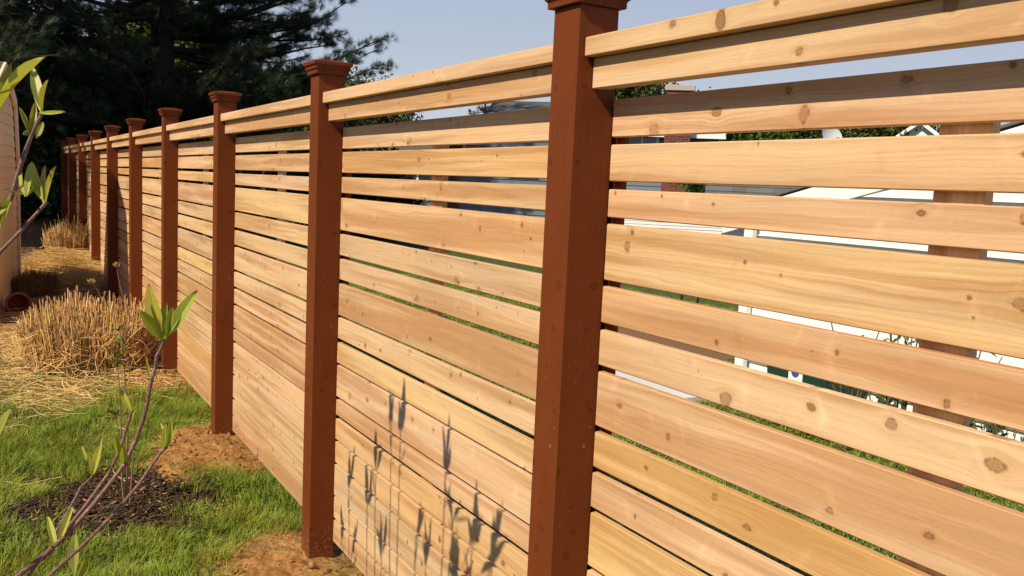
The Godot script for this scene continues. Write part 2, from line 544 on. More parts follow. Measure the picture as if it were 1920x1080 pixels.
# ------------------------------------------------------------------ the ground
var gn: FastNoiseLite
func ground_at(x: float, z: float) -> float:
	var kz := [6.0, -3.0, -4.5, -6.0, -7.5, -9.5, -12.0, -15.0, -18.0, -24.0, -60.0]
	var ky := [-1.72, -1.70, -1.675, -1.635, -1.60, -1.57, -1.47, -1.34, -1.22, -1.12, -1.1]
	var y := -1.72
	for k in 10:
		if z <= kz[k] and z >= kz[k + 1]:
			y = lerpf(ky[k], ky[k + 1], (kz[k] - z) / (kz[k] - kz[k + 1]))
	if z < -60.0: y = -1.1
	var beyond := smoothstep(1.35, 2.3, x)
	y = lerpf(y, -1.56, beyond)
	var far := clampf((Vector2(x, z).length() - 25.0) / 60.0, 0, 1)
	y = lerpf(y, -1.3, far)
	if Vector2(x, z).length() < 25.0:
		y += 0.018 * gn.get_noise_2d(x * 1.5, z * 1.5)
	return y + EYE

func mulchy(x: float, z: float) -> float:
	var d := Vector2((x - 0.54) / 0.60, (z + 4.80) / 0.58).length() + 0.45 * gn.get_noise_2d(x * 5.0, z * 5.0)
	return 1.0 - smoothstep(0.64, 1.0, d)

func soily(x: float, z: float) -> float:
	var q := 0.0
	for e in [[1.16, -3.72, 0.36], [1.13, -5.42, 0.42], [1.22, -7.15, 0.38], [1.27, -3.1, 0.20], [1.26, -5.0, 0.16]]:
		var d: float = Vector2(x - e[0], z - e[1]).length() / e[2] + 0.25 * gn.get_noise_2d(x * 6.0, z * 6.0)
		q = maxf(q, 1.0 - smoothstep(0.75, 1.0, d))
	if x < 1.4: q = maxf(q, smoothstep(-8.4, -9.2, z + 0.4 * gn.get_noise_2d(x * 3.0, z * 3.0)))
	return q

func strawy(x: float, z: float) -> float:
	var a := smoothstep(-6.2, -7.2, z + 0.5 * gn.get_noise_2d(x * 2.2, z * 2.2) + 0.35 * (x - 0.3))
	return a * (1.0 - smoothstep(1.15, 1.3, x))

func steps(list: Array) -> Array:
	var o := []
	for e in list:
		var v: float = e[0]
		while v < e[1] - 1e-4:
			o.append(v)
			v += e[2]
	o.append(list[list.size() - 1][1])
	return o

func make_ground() -> void:
	var xs := steps([[-400.0, -60.0, 85.0], [-60.0, -10.0, 5.0], [-10.0, -1.6, 0.6], [-1.6, 1.5, 0.05], [1.5, 7.0, 0.25], [7.0, 30.0, 1.2], [30.0, 80.0, 5.0], [80.0, 400.0, 80.0]])
	var zs := steps([[-400.0, -60.0, 68.0], [-60.0, -26.0, 2.0], [-26.0, -16.0, 0.3], [-16.0, -9.0, 0.12], [-9.0, -3.0, 0.05], [-3.0, 2.0, 0.5], [2.0, 60.0, 8.0], [60.0, 200.0, 70.0]])
	var b := MB.new()
	var nx := xs.size()
	for z in zs:
		for x in xs:
			var c := Color(0.10, 0.10, 0.025)
			var near: bool = x < 1.4 and x > -3.0 and z > -22.0 and z < 0.5
			if near:
				c = c.lerp(Color(0.42, 0.27, 0.10), strawy(x, z) * 0.85)
				c = c.lerp(Color(0.42, 0.215, 0.075), soily(x, z))
				c = c.lerp(Color(0.028, 0.020, 0.014), mulchy(x, z))
			elif x > 1.3 and x < 2.25 and z > -14.0: c = Color(0.10, 0.062, 0.032)
			elif x >= 1.4: c = Color(0.13, 0.17, 0.03)
			b.col = c
			b.add(Vector3(x, ground_at(x, z), z), UP, Vector2(x, z))
	for j in zs.size() - 1:
		for k in nx - 1:
			var a := j * nx + k
			b.i.append_array([a, a + 1, a + nx + 1, a, a + nx + 1, a + nx])
	# smooth normals from the heights
	for j in zs.size():
		for k in nx:
			var a := j * nx + k
			var l := b.v[j * nx + maxi(k - 1, 0)]
			var r := b.v[j * nx + mini(k + 1, nx - 1)]
			var u := b.v[maxi(j - 1, 0) * nx + k]
			var d := b.v[mini(j + 1, zs.size() - 1) * nx + k]
			b.n[a] = (d - u).cross(r - l).normalized()
	# winding: seen from above, clockwise
	var m := tinted(1, 1, 1, 0.95)
	m.albedo_texture = grain(512, 0.02, 0.45, 1.0, 3, 5)
	m.uv1_triplanar = true
	m.uv1_world_triplanar = true
	m.uv1_scale = Vector3(1.3, 1.3, 1.3)
	tag(put("ground", b.mesh(), m, self), "", "", "", "structure")

func grass_tuft(sd: int, blades: int, spread: float, width: float) -> ArrayMesh:
	var r := RandomNumberGenerator.new()
	r.seed = sd
	var b := MB.new()
	for k in blades:
		var a := r.randf() * TAU
		var o := Vector3(cos(a), 0, sin(a)) * r.randf() * spread
		var lean := Vector3(cos(a + r.randf_range(-1, 1)), 0, sin(a + r.randf_range(-1, 1))) * r.randf_range(0.15, 0.8)
		var h := r.randf_range(0.55, 1.0)
		var side := Vector3(-lean.z, 0, lean.x).normalized() * width
		var g := r.randf_range(0.75, 1.2)
		b.col = Color(g * r.randf_range(0.9, 1.25), g, g * 0.9)
		if r.randf() < 0.10: b.col = Color(2.3, 1.35, 1.6)
		var prev := -1
		for s in 4:
			var q := s / 3.0
			var p := o + (UP * (q - 0.25 * lean.length() * q * q) + lean * q * q) * h
			var slope := UP * (1.0 - 0.5 * lean.length() * q) + lean * 2.0 * q
			var nn := slope.cross(side).normalized()
			if nn.y < 0.0: nn = -nn
			var w := side * (1.0 - q * 0.92)
			var i0 := b.add(p - w, nn); b.add(p + w, nn)
			if prev >= 0:
				b.tri(prev, prev + 1, i0 + 1); b.tri(prev, i0 + 1, i0)
			prev = i0
	return b.mesh(true, false)

func make_grass() -> void:
	var mat := tinted(0.255, 0.325, 0.048, 0.5, 0.55, 0.25)
	var where := []
	var tints := []
	var n := 0
	while n < 30000:
		var x := rnd(-0.9, 1.34)
		var z := rnd(-8.6, -2.6)
		var p := 1.0 - maxf(soily(x, z) * 0.985, mulchy(x, z) * 0.985)
		var st := strawy(x, z)
		p *= lerpf(1.0, 0.20, st)
		p *= 0.7 + 0.6 * gn.get_noise_2d(x * 2.0 + 30.0, z * 2.0)
		n += 1
		if rnd() > p: continue
		var tall := rnd(0.040, 0.085) * (1.0 + 1.1 * gn.get_noise_2d(x * 4.1, z * 4.1 + 8.0))
		if x > 1.0 and z > -5.3: tall *= 1.25
		if st > 0.4: tall *= 0.75
		var flow := 3.0 * gn.get_noise_2d(x * 2.4 - 20.0, z * 2.4)
		var lean := Basis(Vector3(cos(flow) + rnd(-0.6, 0.6), 0, sin(flow) + rnd(-0.6, 0.6)).normalized(), rnd(0.1, 0.75))
		where.append(Transform3D(lean * Basis(UP, rnd(0, TAU)) * Basis.from_scale(Vector3(0.075, tall, 0.075)), Vector3(x, ground_at(x, z) - 0.004, z)))
		var v := rnd(0.7, 1.2)
		var dry := clampf(gn.get_noise_2d(x * 4.0 - 9.0, z * 4.0) * 0.9 + 0.12, 0, 1) * 0.5
		tints.append(Color(v * lerpf(rnd(0.8, 1.1), 1.7, dry), v * lerpf(1.0, 1.05, dry), v * lerpf(0.9, 1.4, dry)))
	var g := many("lawn_grass", grass_tuft(5, 11, 0.55, 0.030), mat, where, tints, self)
	tag(g, "green lawn grass in front of the fence", "grass")
	where = []
	tints = []
	for k in 130:
		var x := rnd(-0.3, 1.2)
		var z := rnd(-6.6, -3.2)
		if mulchy(x, z) > 0.5 or soily(x, z) > 0.8: continue
		var s := rnd(0.018, 0.040)
		where.append(Transform3D(Basis(UP, rnd(0, TAU)) * Basis.from_scale(Vector3(s, s * 0.5, s)), Vector3(x, ground_at(x, z) + 0.03, z)))
		var v := rnd(0.6, 1.2)
		tints.append(Color(v, v, v * 0.8))
	tag(many("lawn_weeds", leaf_spray(41, 12, 0.9), tinted(0.12, 0.17, 0.04, 0.6, 0.5), where, tints, self), "small broad leaved weeds scattered in the front lawn", "weeds")
	where = []
	tints = []
	for k in 16000:
		var x := 1.9 + pow(rnd(), 1.6) * 7.0
		var z := rnd(-14.0, 0.3)
		if x > 4.9 and z > -5.2: continue
		if rnd() > 1.0 - (1.0 - smoothstep(1.9, 2.3, x)) * 0.8: continue
		where.append(Transform3D(Basis(UP, rnd(0, TAU)) * Basis.from_scale(Vector3(0.13, rnd(0.03, 0.06), 0.13)), Vector3(x, ground_at(x, z) - 0.003, z)))
		var v := rnd(0.75, 1.15)
		tints.append(Color(v, v, v))
	tag(many("neighbour_lawn_grass", grass_tuft(9, 14, 0.9, 0.035), mat, where, tints, self), "short green lawn behind the fence, seen through the gaps", "grass")

# a heap of loose earth with clods on it
func mound(label: String, at: Vector2, rx: float, rz: float, high: float, sd: int, mat: Material, clod: Mesh) -> void:
	var base := Vector3(at.x, ground_at(at.x, at.y), at.y)
	var o := thing("soil_mound", label, "soil mound", base, "heaps of fresh soil at the post feet")
	var n := noise(5.0, sd, 5)
	var b := MB.new()
	var N := 72
	for j in N + 1:
		for k in N + 1:
			var u := Vector2(k, j) / N * 2.0 - Vector2.ONE
			var x := u.x * rx
			var z := u.y * rz
			var d := u.length() + 0.18 * n.get_noise_2d(x * 0.5 + 3.0, z * 0.5)
			var up := high * pow(maxf(0.0, cos(minf(d, 1.0) * PI * 0.5)), 1.3)
			var lump := n.get_noise_2d(x * 1.4, z * 1.4) * 0.020 + absf(n.get_noise_2d(x * 5.0, z * 5.0)) * 0.016
			var y := ground_at(base.x + x, base.z + z) - base.y + up + lump * clampf(1.4 - d, 0, 1) - 0.05 * smoothstep(0.85, 1.1, d)
			var t := 0.85 + 0.45 * n.get_noise_2d(x * 1.0 + 7.0, z * 1.0)
			var t2 := 1.0 + 0.25 * n.get_noise_2d(x * 0.7 - 7.0, z * 0.7)
			b.col = Color(t, t * t2, t * t2 * t2)
			b.add(Vector3(x, y, z), UP, Vector2(x, z))
	var w := N + 1
	for j in N:
		for k in N:
			var a := j * w + k
			b.i.append_array([a, a + 1, a + w + 1, a, a + w + 1, a + w])
	for j in w:
		for k in w:
			var l := b.v[j * w + maxi(k - 1, 0)]
			var r := b.v[j * w + mini(k + 1, N)]
			var u := b.v[maxi(j - 1, 0) * w + k]
			var d := b.v[mini(j + 1, N) * w + k]
			b.n[j * w + k] = (d - u).cross(r - l).normalized()
	put("earth", b.mesh(), mat, o)
	var where := []
	var tints := []
	for k in 900:
		var u := Vector2(rnd(-1, 1), rnd(-1, 1))
		if u.length() > 0.98: continue
		var j := int((u.y + 1.0) * 0.5 * N)
		var q := int((u.x + 1.0) * 0.5 * N)
		var s := 0.002 + 0.011 * pow(rnd(), 5.0)
		where.append(Transform3D(Basis(rdir(), rnd(0, TAU)) * Basis.from_scale(Vector3(s * rnd(0.8, 1.5), s, s * rnd(0.7, 1.2))), b.v[j * w + q] + Vector3(rnd(-0.004, 0.004), s * 0.3, rnd(-0.004, 0.004))))
		var v := rnd(0.7, 1.25)
		tints.append(Color(v, v, v))
	many("clods", clod, mat, where, tints, o)

func lump_mesh(sd: int) -> ArrayMesh:
	var s := SphereMesh.new()
	s.radius = 1.0; s.height = 2.0; s.radial_segments = 7; s.rings = 4
	var arr := s.get_mesh_arrays()
	var n := noise(0.9, sd, 2)
	var v: PackedVector3Array = arr[Mesh.ARRAY_VERTEX]
	for k in v.size(): v[k] *= 1.0 + 0.8 * n.get_noise_3dv(v[k])
	arr[Mesh.ARRAY_VERTEX] = v
	arr[Mesh.ARRAY_TANGENT] = null
	var m := ArrayMesh.new()
	m.add_surface_from_arrays(Mesh.PRIMITIVE_TRIANGLES, arr)
	return m

# one straw: a thin three-sided stem of length 1 along z, bent
func straw_mesh(bend: float, thick: float) -> ArrayMesh:
	var b := MB.new()
	var p := []
	var r := []
	for k in 5:
		var q := k / 4.0
		p.append(Vector3(bend * sin(PI * q), bend * 0.4 * sin(PI * q), q - 0.5))
		r.append(thick * (1.0 - 0.4 * q))
	b.tube(p, r, 3, false)
	return b.mesh(true, false)

func make_litter() -> void:
	var mat := tinted(0.82, 0.60, 0.26, 0.6, 0.0, 0.3)
	var where := []
	var tints := []
	for k in 16000:
		var x := rnd(-0.9, 1.25)
		var z := rnd(-15.5, -4.4)
		var p := strawy(x, z) * (0.55 + 0.8 * gn.get_noise_2d(x * 2.6 + 4.0, z * 2.6)) + 0.035
		if z < -9.0: p *= 0.45
		if mulchy(x, z) > 0.3: p = 0.02
		if rnd() > p: continue
		var l := rnd(0.06, 0.26)
		where.append(Transform3D(Basis(UP, rnd(0, TAU)) * Basis(Vector3.RIGHT, rnd(-0.18, 0.18)) * Basis.from_scale(Vector3(l * 0.9, l * 0.9, l)), Vector3(x, ground_at(x, z) + rnd(0.004, 0.03), z)))
		var v := rnd(0.55, 1.15)
		tints.append(Color(v, v * rnd(0.9, 1.0), v * rnd(0.7, 1.0)))
	tag(many("straw_litter", straw_mesh(0.10, 0.014), mat, where, tints, self), "loose cut straw scattered over the ground beside the grass stump", "straw")
	# thicker round the big clump
	where = []
	tints = []
	for k in 4800:
		var x := rnd(-0.7, 1.2)
		var z := rnd(-9.4, -6.1)
		if rnd() > strawy(x, z) * (0.7 + 0.9 * gn.get_noise_2d(x * 3.6 + 14.0, z * 3.6)): continue
		var l := rnd(0.05, 0.22)
		where.append(Transform3D(Basis(UP, rnd(0, TAU)) * Basis(Vector3.RIGHT, rnd(-0.3, 0.3)) * Basis.from_scale(Vector3(l * 1.3, l * 1.3, l)), Vector3(x, ground_at(x, z) + rnd(0.01, 0.06), z)))
		var v := rnd(0.6, 1.2)
		tints.append(Color(v, v * rnd(0.9, 1.0), v * rnd(0.75, 1.05)))
	tag(many("straw_scatter", straw_mesh(0.14, 0.013), mat, where, tints, self), "pale broken straw strewn thickly round the foot of the big clump", "straw")
	# the heap of straw near the far posts
	where = []
	tints = []
	for k in 2600:
		var a := Vector2(rnd(-1, 1), rnd(-1, 1))
		if a.length() > 1.0: continue
		var x := 0.93 + a.x * 0.34 + a.y * 0.08
		var z := -13.5 + a.y * 1.3
		var h := 0.34 * (1.0 - a.length_squared()) * (0.7 + 0.5 * a.x)
		var l := rnd(0.25, 0.6)
		where.append(Transform3D(Basis(UP, rnd(1.2, 2.3)) * Basis(Vector3.RIGHT, rnd(-0.1, 0.35)) * Basis.from_scale(Vector3(l * 0.5, l * 0.5, l)), Vector3(x, ground_at(x, z) + maxf(0.01, h * rnd(0.5, 1.0)), z)))
		var v := rnd(0.6, 1.15)
		tints.append(Color(v, v * 0.95, v * 0.85))
	var heap := thing("straw_heap", "low heap of raked straw in front of the far fence posts", "straw heap", Vector3.ZERO)
	many("straws", straw_mesh(0.12, 0.012), mat, where, tints, heap)

# a clump of ornamental grass cut short: thousands of upright stalks
func stump(label: String, at: Vector3, rad: float, high: float, count: int, seedling: bool, mat: Material) -> void:
	var o := thing("cut_grass_clump", label, "grass clump", at)
	var where := []
	var tints := []
	for k in count:
		var a := rnd(0, TAU)
		var q := sqrt(rnd()) if rnd() < 0.75 else rnd(0.9, 1.0)
		var p := Vector3(cos(a), 0, sin(a)) * q * rad
		var lean := Vector3(cos(a), 0, sin(a)) * q * rnd(0.02, 0.26) + Vector3(rnd(-0.07, 0.07), 0, rnd(-0.07, 0.07))
		var h := high * rnd(0.88, 1.05) * (1.0 - 0.20 * q * q) * (1.0 + 0.08 * sin(a * 3.0 + 1.0))
		if rnd() < 0.05: h *= 1.25
		var up := (UP + lean).normalized()
		var bx := up.cross(Vector3(0.3, 0.1, 1).normalized()).normalized()
		var bs := Basis(bx, bx.cross(up), up)
		bs = bs * Basis(Vector3(0, 0, 1), rnd(0, TAU)) * Basis.from_scale(Vector3(h * rnd(0.6, 1.6), h * rnd(0.6, 1.6), h))
		where.append(Transform3D(bs, p + up * h * 0.5))
		var v := rnd(0.35, 1.15)
		tints.append(Color(v, v * rnd(0.84, 1.0), v * rnd(0.65, 1.0)))
	many("stalks", straw_mesh(0.035, 0.0095), mat, where, tints, o)
	# fallen, tangled blades low on its outside
	where = []
	tints = []
	for k in count / 7:
		var a := rnd(0, TAU)
		var p := Vector3(cos(a), 0, sin(a)) * rad * rnd(0.95, 1.25) + UP * rnd(0.02, high * 0.7)
		var l := rnd(0.1, 0.3)
		where.append(Transform3D(Basis(rdir(), rnd(0, TAU)) * Basis.from_scale(Vector3(l * 2.2, l * 2.2, l)), p))
		var v := rnd(0.7, 1.25)
		tints.append(Color(v, v * 0.97, v * 0.9))
	many("loose_blades", straw_mesh(0.10, 0.006), mat, where, tints, o)
	if seedling:
		where = []
		tints = []
		for k in 500:
			var a := rnd(0, TAU)
			var p := Vector3(cos(a), 0, sin(a)) * rad * rnd(0.92, 1.15)
			where.append(Transform3D(Basis(UP, rnd(0, TAU)) * Basis.from_scale(Vector3(0.05, rnd(0.08, 0.26), 0.05)), p))
			var v := rnd(0.6, 1.1)
			tints.append(Color(v, v, v * 0.7))
		many("green_shoots", grass_tuft(21, 6, 0.8, 0.035), tinted(0.13, 0.17, 0.035, 0.6, 0.4), where, tints, o)

# ------------------------------------------------------------------ trees
func needle_tuft(sd: int) -> ArrayMesh:
	var r := RandomNumberGenerator.new()
	r.seed = sd
	var b := MB.new()
	for k in 34:
		var a := r.randf() * TAU
		var q := r.randf()
		var o := Vector3(0, 0, q * 0.8 - 0.3)
		var d := (Vector3(cos(a), sin(a), 0) * r.randf_range(0.35, 1.0) + Vector3(0, 0, r.randf_range(0.3, 1.1))).normalized()
		var s := d.cross(Vector3(r.randf(), r.randf(), r.randf())).normalized() * 0.020
		var nn := d.cross(s).normalized()
		var v := r.randf_range(0.7, 1.25)
		b.col = Color(v, v, v)
		var i0 := b.add(o - s, nn); b.add(o + s, nn); b.add(o + d * r.randf_range(0.7, 1.05), nn)
		b.tri(i0, i0 + 1, i0 + 2)
	return b.mesh(true, false)

# a limb that sags and lifts at its end; returns its points
func limb_points(a: Vector3, e: Vector3, sag: float, n := 7) -> Array:
	var p := []
	for k in n:
		var q := float(k) / (n - 1)
		p.append(a.lerp(e, q) + UP * (-sag * sin(PI * q)) + Vector3(rnd(-1, 1), rnd(-0.6, 0.6), rnd(-1, 1)) * 0.10 * (1.0 if k > 0 and k < n - 1 else 0.0))
	return p

func pine(called: String, label: String, base: Vector3, high: float, reach: float, low: float, extra: Array, density: float, bark: Material, mat: Material, tuft: Mesh) -> Node3D:
	var o := thing(called, label, "pine tree", base)
	var t := MB.new()
	var p := []
	var r := []
	for k in 10:
		var q := k / 9.0
		p.append(Vector3(0.15 * sin(q * 5.0), -0.2 + high * q, 0.12 * cos(q * 4.0)))
		r.append(lerpf(0.34, 0.04, q))
	t.tube(p, r, 9)
	put("trunk", t.mesh(false), bark, o)
	var limbs := []
	var y := low
	while y < high - 0.6:
		var n := rng.randi_range(6, 8)
		var a0 := rnd(0, TAU)
		for k in n:
			var a := a0 + TAU * k / n + rnd(-0.35, 0.35)
			var l := reach * (1.0 - 0.72 * pow((y - low) / (high - low), 1.2)) * rnd(0.72, 1.08)
			limbs.append([Vector3(0, y, 0), Vector3(cos(a) * l, y + l * rnd(0.0, 0.28), sin(a) * l)])
		y += rnd(0.40, 0.62)
	if called == "white_pine":
		for k in 26:
			var a := rnd(-0.75, 0.75)
			var l := rnd(2.0, 3.9)
			var y2 := rnd(1.6, 7.2)
			limbs.append([Vector3(0, y2, 0), Vector3(cos(a) * 0.966 - sin(a) * 0.26, 0, cos(a) * 0.26 + sin(a) * 0.966) * l + UP * (y2 + rnd(0.0, 0.7))])
	for e in extra: limbs.append([Vector3(0, maxf(low, e.y - base.y - 1.6), 0), e - base])
	var wm := MB.new()
	var where := []
	var tints := []
	for e in limbs:
		var pts := limb_points(e[0], e[1], 0.25)
		var len: float = e[0].distance_to(e[1])
		var rr := []
		for k in pts.size(): rr.append(lerpf(0.035 + len * 0.009, 0.008, float(k) / (pts.size() - 1)))
		wm.tube(pts, rr, 5, false)
		var axis: Vector3 = (e[1] - e[0]).normalized()
		var side := axis.cross(UP).normalized()
		var subs := int(len * 4.2)
		for k in subs:
			var q := rnd(0.22, 1.0)
			var root: Vector3 = pts[clampi(int(q * (pts.size() - 1)), 0, pts.size() - 1)].lerp(pts[clampi(int(q * (pts.size() - 1)) + 1, 0, pts.size() - 1)], fposmod(q * (pts.size() - 1), 1.0))
			var dirv := (axis * rnd(0.3, 0.9) + side * rnd(-1.0, 1.0) + UP * rnd(-0.15, 0.4)).normalized()
			var sl := (0.35 + 0.20 * len * (1.0 - q)) * rnd(0.6, 1.2)
			var tipp := root + dirv * sl
			wm.tube([root, root.lerp(tipp, 0.5) + UP * -0.02, tipp], [0.014, 0.010, 0.004], 3, false)
			for c in int(density * (3.0 + sl * 7.0)):
				var s := rnd(0.15, 1.08)
				var at := root + dirv * sl * s + Vector3(rnd(-0.10, 0.10), rnd(-0.06, 0.08), rnd(-0.10, 0.10))
				var d := (dirv + rdir() * 0.65 + UP * 0.25).normalized()
				var bx := d.cross(Vector3(0.21, 0.9, 0.33)).normalized()
				var size := rnd(0.11, 0.18)
				where.append(Transform3D(Basis(bx, d.cross(bx), d) * Basis.from_scale(Vector3.ONE * size), at))
				var v := rnd(0.7, 1.25)
				tints.append(Color(v * rnd(0.9, 1.1), v, v * rnd(0.85, 1.15)))
	put("limbs", wm.mesh(false), bark, o).set_meta("kind", "stuff")
	many("crown", tuft, mat, where, tints, o)
	return o

func leaf_spray(sd: int, n: int, size: float) -> ArrayMesh:
	var r := RandomNumberGenerator.new()
	r.seed = sd
	var b := MB.new()
	for k in n:
		var c := Vector3(r.randf_range(-1, 1), r.randf_range(-1, 1), r.randf_range(-1, 1))
		var d := Vector3(r.randf_range(-1, 1), r.randf_range(-0.6, 0.7), r.randf_range(-1, 1)).normalized()
		var s := d.cross(Vector3(r.randf_range(-1, 1), r.randf_range(-1, 1), r.randf_range(-1, 1))).normalized()
		var l := size * r.randf_range(0.7, 1.3)
		var nn := d.cross(s).normalized()
		var v := r.randf_range(0.7, 1.3)
		b.col = Color(v, v, v * 0.9)
		var i0 := b.add(c, nn); b.add(c + d * l * 0.5 + s * l * 0.27, nn); b.add(c + d * l, nn); b.add(c + d * l * 0.5 - s * l * 0.27, nn)
		b.tri(i0, i0 + 1, i0 + 2); b.tri(i0, i0 + 2, i0 + 3)
	return b.mesh(true, false)

func leafy(called: String, label: String, category: String, base: Vector3, high: float, reach: float, lobes: int, count: int, mat: Material, bark: Material, spray: Mesh, spray_size: float, group := "", trunk_share := 0.35) -> void:
	var o := thing(called, label, category, base, group)
	var t := MB.new()
	t.tube([Vector3(0, -0.2, 0), Vector3(0.05, high * 0.3, 0.03), Vector3(-0.05, high * 0.62, 0.05), Vector3(0.0, high * 0.85, 0)], [reach * 0.09, reach * 0.07, reach * 0.045, reach * 0.015], 8)
	var centres := []
	for k in lobes:
		var a := TAU * k / lobes + rnd(-0.4, 0.4)
		var y := lerpf(trunk_share, 0.92, fposmod(k * 0.381 + rnd(0, 0.1), 1.0)) * high
		var l := reach * rnd(0.35, 0.75) * (1.15 - 0.6 * y / high)
		var c := Vector3(cos(a) * l, y, sin(a) * l)
		centres.append([c, reach * rnd(0.28, 0.48)])
		t.tube([Vector3(0, y * 0.55, 0), c * Vector3(0.5, 0.85, 0.5), c], [reach * 0.035, reach * 0.02, reach * 0.008], 5, false)
	put("trunk", t.mesh(false), bark, o)
	var where := []
	var tints := []
	for k in count:
		var e: Array = centres[rng.randi_range(0, lobes - 1)]
		var d := rdir()
		var p: Vector3 = e[0] + d * e[1] * pow(rnd(), 0.45) * Vector3(1, 0.8, 1)
		if p.y < 0.03: continue
		where.append(Transform3D(Basis(rdir(), rnd(0, TAU)) * Basis.from_scale(Vector3.ONE * spray_size * rnd(0.7, 1.3)), p))
		var v := rnd(0.65, 1.3)
		tints.append(Color(v * rnd(0.85, 1.2), v, v * rnd(0.7, 1.1)))
	many("crown", spray, mat, where, tints, o)

# ------------------------------------------------------------------ the shrub in front
func chain(list: Array) -> Array:
	var p := []
	var r := []
	for k in list.size() / 4:
		p.append(w3(list[4 * k], list[4 * k + 1], list[4 * k + 2]))
		r.append(list[4 * k + 3])
	# soften: one extra point between each pair, and swollen nodes
	var q := []
	var s := []
	for k in p.size():
		q.append(p[k]); s.append(r[k] * (1.12 if k % 2 else 1.0))
		if k < p.size() - 1:
			q.append(p[k].lerp(p[k + 1], 0.35)); s.append(lerpf(r[k], r[k + 1], 0.35) * 0.95)
			q.append(p[k].lerp(p[k + 1], 0.7)); s.append(lerpf(r[k], r[k + 1], 0.7) * 0.95)
	return [q, s]

